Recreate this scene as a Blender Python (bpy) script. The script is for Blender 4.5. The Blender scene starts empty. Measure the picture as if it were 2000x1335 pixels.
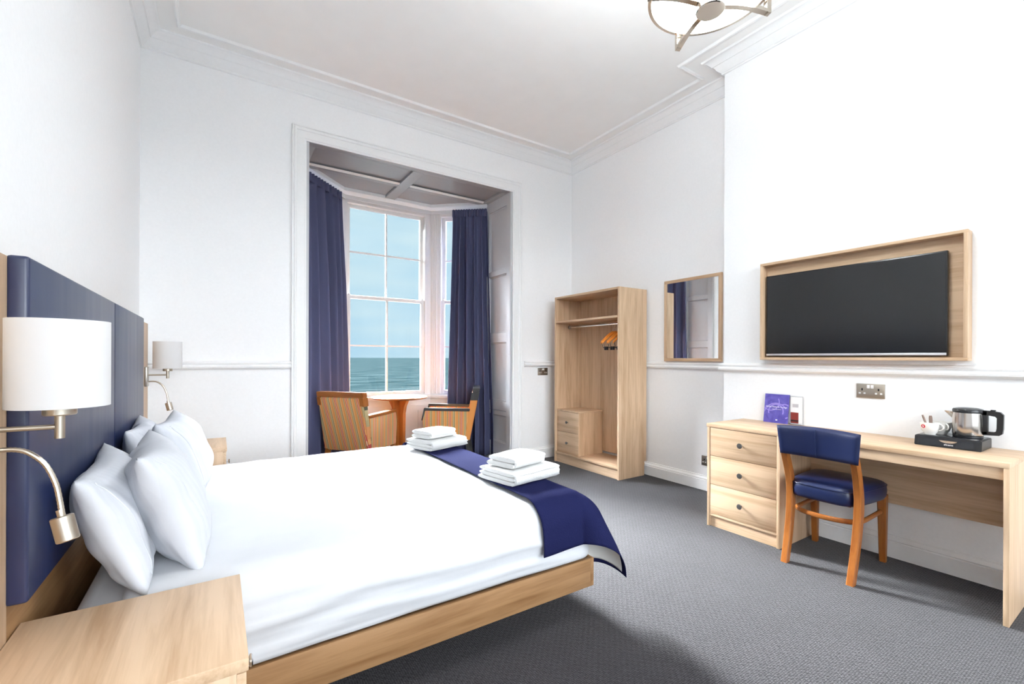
import bpy, bmesh, math, random
from mathutils import Vector, Matrix, noise
random.seed(7)
SC = bpy.context.scene
COL = SC.collection
PI = math.pi
R = math.radians

# ------------------------------------------------------------------ camera
CAM_H = 1.225
cam_d = bpy.data.cameras.new('camera'); cam = bpy.data.objects.new('camera', cam_d); COL.objects.link(cam)
cam_d.sensor_width = 36; cam_d.lens = 877.4 * 36 / 2000
cam_d.shift_y = (699.0 - 667.5) / 2000
cam_d.clip_start = 0.02; cam_d.clip_end = 60000
_yaw, _roll = R(-33.32), R(0.2)
fw = Vector((-math.sin(_yaw), math.cos(_yaw), 0)); rt = Vector((math.cos(_yaw), math.sin(_yaw), 0)); up = Vector((0, 0, 1))
r3 = rt * math.cos(_roll) + up * math.sin(_roll); u3 = up * math.cos(_roll) - rt * math.sin(_roll)
mw = Matrix((r3, u3, -fw)).transposed().to_4x4(); mw.translation = (0, 0, CAM_H)
cam.matrix_world = mw
SC.camera = cam

# ------------------------------------------------------------------ colour management
SC.view_settings.view_transform = 'Standard'; SC.view_settings.look = 'None'
SC.view_settings.gamma = 1; SC.view_settings.use_curve_mapping = False
SC.view_settings.exposure = 1.4
SC.cycles.use_denoising = True
SC.cycles.max_bounces = 14; SC.cycles.diffuse_bounces = 9; SC.cycles.glossy_bounces = 5
SC.cycles.transmission_bounces = 6; SC.cycles.transparent_max_bounces = 12
SC.cycles.caustics_reflective = False; SC.cycles.caustics_refractive = False
SC.cycles.sample_clamp_indirect = 6

# ------------------------------------------------------------------ sky: hazy pale blue near the horizon, bright overcast above
ZEN, REAR = 86.0, 4.6     # radiance of the overcast zenith and of the landward sky, raised for fill
world = bpy.data.worlds.new('world'); SC.world = world; world.use_nodes = True
nt = world.node_tree; nt.nodes.clear()
def N(t, kind, **kw):
    n = t.nodes.new(kind)
    for k, v in kw.items(): setattr(n, k, v)
    return n
tc = N(nt, 'ShaderNodeTexCoord'); sep = N(nt, 'ShaderNodeSeparateXYZ')
nt.links.new(tc.outputs['Generated'], sep.inputs[0])
mp = N(nt, 'ShaderNodeMapping'); mp.inputs['Scale'].default_value = (1.4, 1.4, 6)
nt.links.new(tc.outputs['Generated'], mp.inputs[0])
nz = N(nt, 'ShaderNodeTexNoise'); nz.inputs['Scale'].default_value = 1.7; nz.inputs['Detail'].default_value = 3; nz.inputs['Roughness'].default_value = .5
nt.links.new(mp.outputs[0], nz.inputs['Vector'])
cr = N(nt, 'ShaderNodeValToRGB')
cr.color_ramp.elements[0].position = .36; cr.color_ramp.elements[0].color = (0.1660, 0.2672, 0.3360, 1)
cr.color_ramp.elements[1].position = .66; cr.color_ramp.elements[1].color = (0.2414, 0.3192, 0.3478, 1)
nt.links.new(nz.outputs['Fac'], cr.inputs[0])
# elevation: overcast brightening well above the part of the sky seen through the bay
el = N(nt, 'ShaderNodeMapRange'); el.interpolation_type = 'SMOOTHSTEP'
el.inputs['From Min'].default_value = .36; el.inputs['From Max'].default_value = .62
el.inputs['To Min'].default_value = 0; el.inputs['To Max'].default_value = 1
nt.links.new(sep.outputs['Z'], el.inputs['Value'])
mx = N(nt, 'ShaderNodeMixRGB'); mx.inputs[2].default_value = (ZEN * .91, ZEN * .99, ZEN * 1.08, 1)
nt.links.new(el.outputs[0], mx.inputs[0]); nt.links.new(cr.outputs[0], mx.inputs[1])
# landward side (behind the camera): sky brightened down to the horizon as added fill
ry = N(nt, 'ShaderNodeMapRange'); ry.interpolation_type = 'SMOOTHSTEP'
ry.inputs['From Min'].default_value = -.15; ry.inputs['From Max'].default_value = -.45
nt.links.new(sep.outputs['Y'], ry.inputs['Value'])
rz = N(nt, 'ShaderNodeMapRange'); rz.inputs['From Min'].default_value = -.02; rz.inputs['From Max'].default_value = .04
nt.links.new(sep.outputs['Z'], rz.inputs['Value'])
rm = N(nt, 'ShaderNodeMath', operation='MULTIPLY'); nt.links.new(ry.outputs[0], rm.inputs[0]); nt.links.new(rz.outputs[0], rm.inputs[1])
mx2 = N(nt, 'ShaderNodeMixRGB'); mx2.inputs[2].default_value = (REAR * .93, REAR, REAR * 1.06, 1)
nt.links.new(rm.outputs[0], mx2.inputs[0]); nt.links.new(mx.outputs[0], mx2.inputs[1]); mx = mx2
bg = N(nt, 'ShaderNodeBackground'); bg.inputs['Strength'].default_value = 1.0
nt.links.new(mx.outputs[0], bg.inputs['Color'])
wo = N(nt, 'ShaderNodeOutputWorld'); nt.links.new(bg.outputs[0], wo.inputs[0])

# hazy sun behind thin cloud, coming over the sea through the bay
sd = bpy.data.lights.new('sun', 'SUN'); sd.energy = 30; sd.angle = R(28); sd.color = (.93, .985, 1)
sun = bpy.data.objects.new('sun', sd); COL.objects.link(sun)
sun.rotation_euler = Vector((.06, -1, -.55)).to_track_quat('-Z', 'Y').to_euler()
sun.location = (1, 12, 9)

# ------------------------------------------------------------------ room dimensions (metres, camera stands at x=y=0)
XL, YB, XR, XB, ZC = -.494, 4.425, 3.825, 3.52, 3.705
YF = -2.6                      # wall behind the camera
YBR = 2.152                    # end of the chimney breast
OX0, OX1, OZ = .674, 2.908, 3.18   # bay opening
RY = 5.0                       # depth of the panelled reveals
BX0, BX1, BY = 1.21, 2.345, 5.52   # centre light of the bay

# ------------------------------------------------------------------ materials
MATS = {}
def new_mat(name):
    m = bpy.data.materials.new(name); m.use_nodes = True
    t = m.node_tree; b = t.nodes['Principled BSDF']
    MATS[name] = m
    return m, t, b
def plain(name, col, rough=.5, metal=0, spec=.5, bump=None, sheen=0, coat=0):
    m, t, b = new_mat(name)
    b.inputs['Base Color'].default_value = (*col, 1); b.inputs['Roughness'].default_value = rough
    b.inputs['Metallic'].default_value = metal; b.inputs['Specular IOR Level'].default_value = spec
    if sheen: b.inputs['Sheen Weight'].default_value = sheen
    if coat: b.inputs['Coat Weight'].default_value = coat
    # subtle procedural variation so that nothing is a dead-flat colour
    c = N(t, 'ShaderNodeTexCoord'); n = N(t, 'ShaderNodeTexNoise'); n.inputs['Scale'].default_value = bump[0] if bump else 9
    n.inputs['Detail'].default_value = bump[2] if bump and len(bump) > 2 else 3
    t.links.new(c.outputs['Object'], n.inputs['Vector'])
    mixn = N(t, 'ShaderNodeMixRGB', blend_type='MULTIPLY'); mixn.inputs[0].default_value = .06
    mixn.inputs[1].default_value = (*col, 1)
    t.links.new(n.outputs['Fac'], mixn.inputs[2]); t.links.new(mixn.outputs[0], b.inputs['Base Color'])
    if bump:
        bp = N(t, 'ShaderNodeBump'); bp.inputs['Strength'].default_value = bump[1]; bp.inputs['Distance'].default_value = .01
        t.links.new(n.outputs['Fac'], bp.inputs['Height']); t.links.new(bp.outputs[0], b.inputs['Normal'])
    return m
def wood(name, axis, light=(.66, .475, .315), dark=(.47, .305, .18), rough=.45, scale=1.0):
    """grain runs along `axis`"""
    m, t, b = new_mat(name)
    c = N(t, 'ShaderNodeTexCoord'); mp = N(t, 'ShaderNodeMapping')
    s = [15 * scale] * 3; s['xyz'.index(axis)] = .9 * scale
    mp.inputs['Scale'].default_value = s
    t.links.new(c.outputs['Object'], mp.inputs[0])
    n1 = N(t, 'ShaderNodeTexNoise'); n1.inputs['Scale'].default_value = 1.0; n1.inputs['Detail'].default_value = 6; n1.inputs['Roughness'].default_value = .62; n1.inputs['Distortion'].default_value = .7
    t.links.new(mp.outputs[0], n1.inputs['Vector'])
    mp2 = N(t, 'ShaderNodeMapping'); s2 = [95 * scale] * 3; s2['xyz'.index(axis)] = 5 * scale
    mp2.inputs['Scale'].default_value = s2; t.links.new(c.outputs['Object'], mp2.inputs[0])
    n2 = N(t, 'ShaderNodeTexNoise'); n2.inputs['Scale'].default_value = 1.0; n2.inputs['Detail'].default_value = 4
    t.links.new(mp2.outputs[0], n2.inputs['Vector'])
    ad = N(t, 'ShaderNodeMath', operation='MULTIPLY_ADD'); ad.inputs[1].default_value = .32
    t.links.new(n2.outputs['Fac'], ad.inputs[0]); t.links.new(n1.outputs['Fac'], ad.inputs[2])
    cr = N(t, 'ShaderNodeValToRGB'); e = cr.color_ramp.elements
    e[0].position = .46; e[0].color = (*dark, 1); e[1].position = .76; e[1].color = (*light, 1)
    t.links.new(ad.outputs[0], cr.inputs[0]); t.links.new(cr.outputs[0], b.inputs['Base Color'])
    b.inputs['Roughness'].default_value = rough; b.inputs['Specular IOR Level'].default_value = .35
    bp = N(t, 'ShaderNodeBump'); bp.inputs['Strength'].default_value = .12; bp.inputs['Distance'].default_value = .002
    t.links.new(n2.outputs['Fac'], bp.inputs['Height']); t.links.new(bp.outputs[0], b.inputs['Normal'])
    return m

plain('wall_white', (.925, .925, .93), .75, bump=(60, .04))
plain('trim_white', (.90, .90, .90), .5, bump=(40, .02))
plain('ceiling_plaster', (.92, .91, .895), .85, bump=(5.5, .28, 6))
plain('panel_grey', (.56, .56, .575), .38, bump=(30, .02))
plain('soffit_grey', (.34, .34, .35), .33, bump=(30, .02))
plain('sash_white', (.82, .80, .78), .5, bump=(40, .03))
for a in 'xyz':
    wood('oak_' + a, a)
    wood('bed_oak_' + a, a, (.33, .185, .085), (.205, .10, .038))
    wood('beech_' + a, a, (.31, .105, .022), (.21, .06, .011), .3, 1.3)
    wood('darkwood_' + a, a, (.035, .032, .03), (.015, .014, .013), .35, 1.3)
plain('linen', (.60, .61, .635), .8, bump=(14, .10), sheen=.1)
plain('pillow_cotton', (.60, .615, .655), .8, bump=(9, .22), sheen=.1)
plain('terry', (.88, .88, .87), .95, bump=(260, .9), sheen=.3)
plain('navy_runner', (.0135, .0155, .058), .9, spec=.02, bump=(180, .35))
plain('lining_white', (.78, .78, .76), .8)
plain('nickel', (.55, .49, .41), .32, 1)
plain('nickel_plate', (.42, .39, .35), .34, 1)
plain('chrome', (.75, .75, .76), .12, 1)
plain('chrome_warm', (.72, .64, .55), .16, 1)
plain('steel', (.62, .57, .53), .22, 1)
plain('pewter_knob', (.16, .155, .15), .38, .8)
plain('black_plastic', (.012, .012, .014), .35)
plain('black_gloss', (.014, .015, .019), .18)
plain('bezel', (.010, .010, .011), .25)
plain('silver_strip', (.72, .71, .74), .28, .6)
plain('porcelain', (.84, .82, .78), .2, coat=.4)
plain('red_logo', (.55, .03, .04), .35)
plain('white_paper', (.86, .86, .87), .6)
plain('brown_wrap', (.20, .13, .10), .5)
plain('white_plastic', (.82, .82, .82), .35)
plain('photo_red', (.26, .035, .03), .4)
plain('photo_dark', (.03, .012, .015), .4)
plain('hanger_wood', (.80, .28, .04), .35)
plain('lilac_ink', (.34, .27, .70), .4)
plain('white_ink', (.9, .9, .92), .5)
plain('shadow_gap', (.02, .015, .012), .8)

def satin_stripe(name, period, amount):
    m = MATS[name]; t = m.node_tree; b = t.nodes['Principled BSDF']
    src = b.inputs['Base Color'].links[0].from_socket
    c = N(t, 'ShaderNodeTexCoord'); sp = N(t, 'ShaderNodeSeparateXYZ'); t.links.new(c.outputs['Object'], sp.inputs[0])
    a = N(t, 'ShaderNodeMath', operation='MULTIPLY'); a.inputs[1].default_value = 2 * PI / period; t.links.new(sp.outputs['Y'], a.inputs[0])
    sn = N(t, 'ShaderNodeMath', operation='SINE'); t.links.new(a.outputs[0], sn.inputs[0])
    g = N(t, 'ShaderNodeMath', operation='GREATER_THAN'); g.inputs[1].default_value = 0; t.links.new(sn.outputs[0], g.inputs[0])
    k = N(t, 'ShaderNodeMath', operation='MULTIPLY'); k.inputs[1].default_value = amount; t.links.new(g.outputs[0], k.inputs[0])
    mixn = N(t, 'ShaderNodeMixRGB', blend_type='MULTIPLY'); mixn.inputs[2].default_value = (.55, .56, .6, 1)
    t.links.new(k.outputs[0], mixn.inputs[0]); t.links.new(src, mixn.inputs[1]); t.links.new(mixn.outputs[0], b.inputs['Base Color'])
satin_stripe('pillow_cotton', .026, .07)

def mk_special():
    # navy leather: glossy, faint vertical streaks
    m, t, b = new_mat('navy_leather')
    b.inputs['Base Color'].default_value = (.006, .013, .058, 1); b.inputs['Roughness'].default_value = .34; b.inputs['Specular IOR Level'].default_value = .55
    c = N(t, 'ShaderNodeTexCoord'); n = N(t, 'ShaderNodeTexNoise'); n.inputs['Scale'].default_value = 220; n.inputs['Detail'].default_value = 2
    t.links.new(c.outputs['Object'], n.inputs['Vector'])
    bp = N(t, 'ShaderNodeBump'); bp.inputs['Strength'].default_value = .08; bp.inputs['Distance'].default_value = .002
    t.links.new(n.outputs['Fac'], bp.inputs['Height']); t.links.new(bp.outputs[0], b.inputs['Normal'])
    # padded headboard vinyl: brushed navy with a broad sheen
    m, t, b = new_mat('headboard_vinyl')
    c = N(t, 'ShaderNodeTexCoord'); mp = N(t, 'ShaderNodeMapping'); mp.inputs['Scale'].default_value = (18, 18, 1.2)
    t.links.new(c.outputs['Object'], mp.inputs[0])
    n = N(t, 'ShaderNodeTexNoise'); n.inputs['Scale'].default_value = 1; n.inputs['Detail'].default_value = 5
    t.links.new(mp.outputs[0], n.inputs['Vector'])
    cr = N(t, 'ShaderNodeValToRGB'); cr.color_ramp.elements[0].position = .3; cr.color_ramp.elements[0].color = (.006, .013, .058, 1)
    cr.color_ramp.elements[1].position = .75; cr.color_ramp.elements[1].color = (.011, .020, .075, 1)
    t.links.new(n.outputs['Fac'], cr.inputs[0]); t.links.new(cr.outputs[0], b.inputs['Base Color'])
    mr = N(t, 'ShaderNodeMapRange'); mr.inputs['To Min'].default_value = .30; mr.inputs['To Max'].default_value = .46
    t.links.new(n.outputs['Fac'], mr.inputs['Value']); t.links.new(mr.outputs[0], b.inputs['Roughness'])
    b.inputs['Specular IOR Level'].default_value = .8
    # curtain: slate blue weave
    m, t, b = new_mat('curtain_blue')
    c = N(t, 'ShaderNodeTexCoord'); n = N(t, 'ShaderNodeTexNoise'); n.inputs['Scale'].default_value = 320; n.inputs['Detail'].default_value = 2
    t.links.new(c.outputs['Object'], n.inputs['Vector'])
    cr = N(t, 'ShaderNodeValToRGB'); cr.color_ramp.elements[0].color = (.078, .084, .160, 1); cr.color_ramp.elements[1].color = (.110, .116, .205, 1)
    t.links.new(n.outputs['Fac'], cr.inputs[0]); t.links.new(cr.outputs[0], b.inputs['Base Color'])
    b.inputs['Roughness'].default_value = .85; b.inputs['Specular IOR Level'].default_value = .15
    # carpet: small looped weave
    m, t, b = new_mat('carpet')
    c = N(t, 'ShaderNodeTexCoord')
    ck = N(t, 'ShaderNodeTexVoronoi'); ck.inputs['Scale'].default_value = 118; ck.inputs['Randomness'].default_value = .35
    t.links.new(c.outputs['Object'], ck.inputs['Vector'])
    w1 = N(t, 'ShaderNodeTexChecker'); w1.inputs['Scale'].default_value = 62
    t.links.new(c.outputs['Object'], w1.inputs['Vector']); w1.inputs['Color1'].default_value = (1, 1, 1, 1); w1.inputs['Color2'].default_value = (0, 0, 0, 1)
    n = N(t, 'ShaderNodeTexNoise'); n.inputs['Scale'].default_value = 3.2; n.inputs['Detail'].default_value = 4
    t.links.new(c.outputs['Object'], n.inputs['Vector'])
    cr = N(t, 'ShaderNodeValToRGB'); cr.color_ramp.elements[0].position = .05; cr.color_ramp.elements[0].color = (0.0588, 0.0534, 0.0600, 1)
    cr.color_ramp.elements[1].position = .75; cr.color_ramp.elements[1].color = (0.0156, 0.0144, 0.0168, 1)
    t.links.new(ck.outputs['Distance'], cr.inputs[0])
    mc = N(t, 'ShaderNodeMixRGB', blend_type='MULTIPLY'); mc.inputs[0].default_value = .30
    t.links.new(cr.outputs[0], mc.inputs[1]); t.links.new(w1.outputs['Color'], mc.inputs[2])
    m2 = N(t, 'ShaderNodeMixRGB', blend_type='OVERLAY'); m2.inputs[0].default_value = .25
    t.links.new(mc.outputs[0], m2.inputs[1]); t.links.new(n.outputs['Fac'], m2.inputs[2])
    t.links.new(m2.outputs[0], b.inputs['Base Color']); b.inputs['Roughness'].default_value = .95; b.inputs['Sheen Weight'].default_value = .15
    b.inputs['Specular IOR Level'].default_value = .1
    bp = N(t, 'ShaderNodeBump'); bp.inputs['Strength'].default_value = .8; bp.inputs['Distance'].default_value = .004; bp.invert = True
    t.links.new(ck.outputs['Distance'], bp.inputs['Height']); t.links.new(bp.outputs[0], b.inputs['Normal'])
    # window glass: thin pane
    m, t, b = new_mat('glass_pane')
    out = t.nodes['Material Output']; t.nodes.remove(b)
    tr = N(t, 'ShaderNodeBsdfTransparent'); gl = N(t, 'ShaderNodeBsdfGlossy'); gl.inputs['Roughness'].default_value = .02
    fr = N(t, 'ShaderNodeFresnel'); fr.inputs['IOR'].default_value = 1.25
    ms = N(t, 'ShaderNodeMixShader'); t.links.new(fr.outputs[0], ms.inputs[0]); t.links.new(tr.outputs[0], ms.inputs[1]); t.links.new(gl.outputs[0], ms.inputs[2])
    t.links.new(ms.outputs[0], out.inputs[0])
    # mirror
    m, t, b = new_mat('mirror_glass'); b.inputs['Base Color'].default_value = (.88, .89, .88, 1); b.inputs['Metallic'].default_value = 1; b.inputs['Roughness'].default_value = .01
    # tv screen
    m, t, b = new_mat('tv_screen'); b.inputs['Base Color'].default_value = (.004, .0045, .006, 1); b.inputs['Roughness'].default_value = .2; b.inputs['IOR'].default_value = 1.6
    # lamp shade: white drum fabric
    m, t, b = new_mat('lamp_shade')
    out = t.nodes['Material Output']; t.nodes.remove(b)
    df = N(t, 'ShaderNodeBsdfDiffuse'); df.inputs[0].default_value = (.90, .90, .91, 1)
    tl = N(t, 'ShaderNodeBsdfTranslucent'); tl.inputs[0].default_value = (.90, .89, .88, 1)
    ms = N(t, 'ShaderNodeMixShader'); ms.inputs[0].default_value = .45
    t.links.new(df.outputs[0], ms.inputs[1]); t.links.new(tl.outputs[0], ms.inputs[2]); t.links.new(ms.outputs[0], out.inputs[0])
    # lit opal glass of the ceiling light
    m, t, b = new_mat('opal_lit'); b.inputs['Base Color'].default_value = (.9, .9, .9, 1); b.inputs['Roughness'].default_value = .3
    b.inputs['Emission Color'].default_value = (.93, .985, 1, 1); b.inputs['Emission Strength'].default_value = 19.5
    # clear acrylic
    m, t, b = new_mat('clear_acrylic')
    out = t.nodes['Material Output']; t.nodes.remove(b)
    tr = N(t, 'ShaderNodeBsdfTransparent'); tr.inputs[0].default_value = (.93, .94, .95, 1); gl = N(t, 'ShaderNodeBsdfGlossy'); gl.inputs['Roughness'].default_value = .05
    fr = N(t, 'ShaderNodeFresnel'); fr.inputs['IOR'].default_value = 1.4
    ms = N(t, 'ShaderNodeMixShader'); t.links.new(fr.outputs[0], ms.inputs[0]); t.links.new(tr.outputs[0], ms.inputs[1]); t.links.new(gl.outputs[0], ms.inputs[2]); t.links.new(ms.outputs[0], out.inputs[0])
    # sea
    m, t, b = new_mat('sea')
    c = N(t, 'ShaderNodeTexCoord'); mp = N(t, 'ShaderNodeMapping'); mp.inputs['Scale'].default_value = (.016, .05, 1)
    t.links.new(c.outputs['Object'], mp.inputs[0])
    n = N(t, 'ShaderNodeTexNoise'); n.inputs['Scale'].default_value = 1.6; n.inputs['Detail'].default_value = 8; n.inputs['Roughness'].default_value = .62
    t.links.new(mp.outputs[0], n.inputs['Vector'])
    cr = N(t, 'ShaderNodeValToRGB'); cr.color_ramp.elements[0].position = .42; cr.color_ramp.elements[0].color = (0.0009, 0.0019, 0.0021, 1)
    cr.color_ramp.elements[1].position = .62; cr.color_ramp.elements[1].color = (0.0030, 0.0046, 0.0048, 1)
    t.links.new(n.outputs['Fac'], cr.inputs[0]); t.links.new(cr.outputs[0], b.inputs['Base Color'])
    b.inputs['Roughness'].default_value = .6; b.inputs['Specular IOR Level'].default_value = .0
    bp = N(t, 'ShaderNodeBump'); bp.inputs['Strength'].default_value = .5; bp.inputs['Distance'].default_value = .6
    t.links.new(n.outputs['Fac'], bp.inputs['Height']); t.links.new(bp.outputs[0], b.inputs['Normal'])
    # brochure cover: violet with paler swirls
    m, t, b = new_mat('brochure_violet')
    c = N(t, 'ShaderNodeTexCoord'); n = N(t, 'ShaderNodeTexNoise'); n.inputs['Scale'].default_value = 12; n.inputs['Detail'].default_value = 3; n.inputs['Distortion'].default_value = 1.5
    t.links.new(c.outputs['Object'], n.inputs['Vector'])
    cr = N(t, 'ShaderNodeValToRGB'); cr.color_ramp.elements[0].position = .35; cr.color_ramp.elements[0].color = (.075, .06, .33, 1)
    cr.color_ramp.elements[1].position = .7; cr.color_ramp.elements[1].color = (.15, .125, .50, 1)
    t.links.new(n.outputs['Fac'], cr.inputs[0]); t.links.new(cr.outputs[0], b.inputs['Base Color']); b.inputs['Roughness'].default_value = .35
mk_special()

STRIPE = [(.00, (.62, .25, .06)), (.16, (.70, .36, .13)), (.24, (.055, .06, .03)), (.275, (.42, .33, .16)), (.37, (.36, .30, .15)),
          (.43, (.60, .25, .08)), (.55, (.68, .34, .12)), (.60, (.45, .045, .035)), (.66, (.72, .52, .32)), (.70, (.38, .04, .04)),
          (.755, (.66, .30, .10)), (.86, (.05, .05, .03)), (.89, (.44, .36, .18)), (.96, (.60, .22, .05))]
def stripes(name, axis, slant=0.0, off=0.0):
    m, t, b = new_mat(name)
    c = N(t, 'ShaderNodeTexCoord'); s = N(t, 'ShaderNodeSeparateXYZ'); t.links.new(c.outputs['Object'], s.inputs[0])
    a1 = N(t, 'ShaderNodeMath', operation='MULTIPLY_ADD'); a1.inputs[1].default_value = slant
    t.links.new(s.outputs['Z'], a1.inputs[0]); t.links.new(s.outputs[axis.upper()], a1.inputs[2])
    a2 = N(t, 'ShaderNodeMath', operation='MULTIPLY_ADD'); a2.inputs[1].default_value = 1 / .128; a2.inputs[2].default_value = 40 + off
    t.links.new(a1.outputs[0], a2.inputs[0])
    fr = N(t, 'ShaderNodeMath', operation='FRACT'); t.links.new(a2.outputs[0], fr.inputs[0])
    cr = N(t, 'ShaderNodeValToRGB'); cr.color_ramp.interpolation = 'CONSTANT'
    e = cr.color_ramp.elements
    while len(e) < len(STRIPE): e.new(.5)
    for i, (p, col) in enumerate(STRIPE): e[i].position = p; e[i].color = (*col, 1)
    t.links.new(fr.outputs[0], cr.inputs[0]); t.links.new(cr.outputs[0], b.inputs['Base Color'])
    b.inputs['Roughness'].default_value = .85; b.inputs['Sheen Weight'].default_value = .2
    n = N(t, 'ShaderNodeTexNoise'); n.inputs['Scale'].default_value = 300
    t.links.new(c.outputs['Object'], n.inputs['Vector'])
    bp = N(t, 'ShaderNodeBump'); bp.inputs['Strength'].default_value = .25; bp.inputs['Distance'].default_value = .002
    t.links.new(n.outputs['Fac'], bp.inputs['Height']); t.links.new(bp.outputs[0], b.inputs['Normal'])
stripes('stripe_x', 'x'); stripes('stripe_y', 'y', -.12); stripes('stripe_y_plain', 'y')

# ------------------------------------------------------------------ mesh building
class MB:
    def __init__(s): s.bm = bmesh.new()
    def box(s, x0, x1, y0, y1, z0, z1, bev=0, seg=2):
        r = bmesh.ops.create_cube(s.bm, size=1)
        vs = r['verts']
        for v in vs:
            v.co = Vector((x0 + (v.co.x + .5) * (x1 - x0), y0 + (v.co.y + .5) * (y1 - y0), z0 + (v.co.z + .5) * (z1 - z0)))
        if bev:
            es = list({e for v in vs for e in v.link_edges})
            bmesh.ops.bevel(s.bm, geom=es, offset=bev, segments=seg, affect='EDGES', profile=.5, clamp_overlap=True)
        return s
    def quad(s, pts):
        s.bm.faces.new([s.bm.verts.new(p) for p in pts]); return s
    def prism(s, poly, axis, a, b, bev=0):
        """poly: 2D points; extruded along axis from a to b. axes order: x->(y,z) y->(x,z) z->(x,y)"""
        def P(p, h):
            return {'x': (h, p[0], p[1]), 'y': (p[0], h, p[1]), 'z': (p[0], p[1], h)}[axis]
        A = [s.bm.verts.new(P(p, a)) for p in poly]; B = [s.bm.verts.new(P(p, b)) for p in poly]
        n = len(poly)
        fs = [s.bm.faces.new(A), s.bm.faces.new(B[::-1])]
        for i in range(n): fs.append(s.bm.faces.new((A[i], B[i], B[(i + 1) % n], A[(i + 1) % n])))
        bmesh.ops.recalc_face_normals(s.bm, faces=fs)
        if bev:
            es = list({e for f in fs for e in f.edges})
            bmesh.ops.bevel(s.bm, geom=es, offset=bev, segments=2, affect='EDGES', clamp_overlap=True)
        return s
    def tube(s, pts, rad, seg=12, caps=True, sx=1.0):
        pts = [Vector(p) for p in pts]; n = len(pts)
        rads = rad if isinstance(rad, (list, tuple)) else [rad] * n
        rings = []; prev = None
        for i, p in enumerate(pts):
            t = (pts[min(i + 1, n - 1)] - pts[max(i - 1, 0)]).normalized()
            if prev is None:
                a = Vector((0, 0, 1)) if abs(t.z) < .9 else Vector((1, 0, 0))
                u = t.cross(a).normalized()
            else:
                u = (prev - t * prev.dot(t)).normalized()
            prev = u; v = t.cross(u)
            rings.append([s.bm.verts.new(p + (u * math.cos(2 * PI * k / seg) * sx + v * math.sin(2 * PI * k / seg)) * rads[i]) for k in range(seg)])
        for i in range(n - 1):
            for k in range(seg):
                s.bm.faces.new((rings[i][k], rings[i + 1][k], rings[i + 1][(k + 1) % seg], rings[i][(k + 1) % seg]))
        if caps:
            s.bm.faces.new(rings[0]); s.bm.faces.new(rings[-1][::-1])
        return s
    def loft(s, rings, caps=True, closed=True):
        """rings: lists of points"""
        V = [[s.bm.verts.new(p) for p in r] for r in rings]
        m = len(V[0])
        for i in range(len(V) - 1):
            for k in range(m if closed else m - 1):
                s.bm.faces.new((V[i][k], V[i + 1][k], V[i + 1][(k + 1) % m], V[i][(k + 1) % m]))
        if caps and closed:
            s.bm.faces.new(V[0]); s.bm.faces.new(V[-1][::-1])
        return s
    def lathe(s, prof, c=(0, 0, 0), axis='z', seg=32, caps=True):
        """prof: (radius, height) list"""
        c = Vector(c)
        rings = []
        for r, h in prof:
            ring = []
            for k in range(seg):
                a = 2 * PI * k / seg; x, y = r * math.cos(a), r * math.sin(a)
                ring.append(c + Vector({'z': (x, y, h), 'x': (h, x, y), 'y': (x, h, y)}[axis]))
            rings.append(ring)
        return s.loft(rings, caps)
    def grid(s, f, nu, nv):
        V = [[s.bm.verts.new(f(i / nu, j / nv)) for j in range(nv + 1)] for i in range(nu + 1)]
        for i in range(nu):
            for j in range(nv): s.bm.faces.new((V[i][j], V[i + 1][j], V[i + 1][j + 1], V[i][j + 1]))
        return s
    def sweep(s, path, prof):
        """profile (offset to the right of travel, z) along an open XY path with mitred corners"""
        P = [Vector((p[0], p[1])) for p in path]; n = len(P); rings = []
        for i in range(n):
            def rn(a, b):
                d = (b - a).normalized(); return Vector((d.y, -d.x))
            if i == 0: m = rn(P[0], P[1])
            elif i == n - 1: m = rn(P[-2], P[-1])
            else:
                a, b = rn(P[i - 1], P[i]), rn(P[i], P[i + 1]); m = (a + b); m = m / max(.2, m.dot(a))
            rings.append([(P[i].x + m.x * o, P[i].y + m.y * o, z) for o, z in prof])
        return s.loft(rings)
    def build(s, name, mat, parent=None, loc=None, smooth=True, angle=32, fix=True, own_origin=True):
        bm = s.bm
        if fix: bmesh.ops.recalc_face_normals(bm, faces=bm.faces)
        off = Vector((0, 0, 0)); p = parent
        while p is not None: off += p.location; p = p.parent
        me = bpy.data.meshes.new(name)
        if loc is None:
            if parent is None and own_origin:
                xs = [v.co for v in bm.verts]
                loc = Vector(((min(v.x for v in xs) + max(v.x for v in xs)) / 2, (min(v.y for v in xs) + max(v.y for v in xs)) / 2, min(v.z for v in xs)))
            else: loc = Vector((0, 0, 0)) if parent is None else off
        loc = Vector(loc)
        for v in bm.verts: v.co -= loc
        bm.to_mesh(me); bm.free()
        if smooth:
            for q in me.polygons: q.use_smooth = True
            me.set_sharp_from_angle(angle=R(angle))
        for mm in (mat if isinstance(mat, (list, tuple)) else [mat]): me.materials.append(MATS[mm])
        o = bpy.data.objects.new(name, me); COL.objects.link(o)
        o.parent = parent; o.location = loc - off
        return o
def tag(o, label=None, cat=None, group=None, kind=None):
    if label: o['label'] = label
    if cat: o['category'] = cat
    if group: o['group'] = group
    if kind: o['kind'] = kind
    return o
def thing(name, loc, label, cat, group=None):
    o = bpy.data.objects.new(name, None); COL.objects.link(o); o.location = loc; o.empty_display_size = .1
    return tag(o, label, cat, group)
def struct(name, mb, mat, parent=None, label=None, **kw):
    o = mb.build(name, mat, parent, own_origin=False, **kw)
    if parent is None: tag(o, label, None, None, 'structure')
    return o
def copy_tree(o, parent=None):
    c = o.copy(); COL.objects.link(c); c.parent = parent
    for ch in list(o.children): copy_tree(ch, c)
    return c
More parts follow.
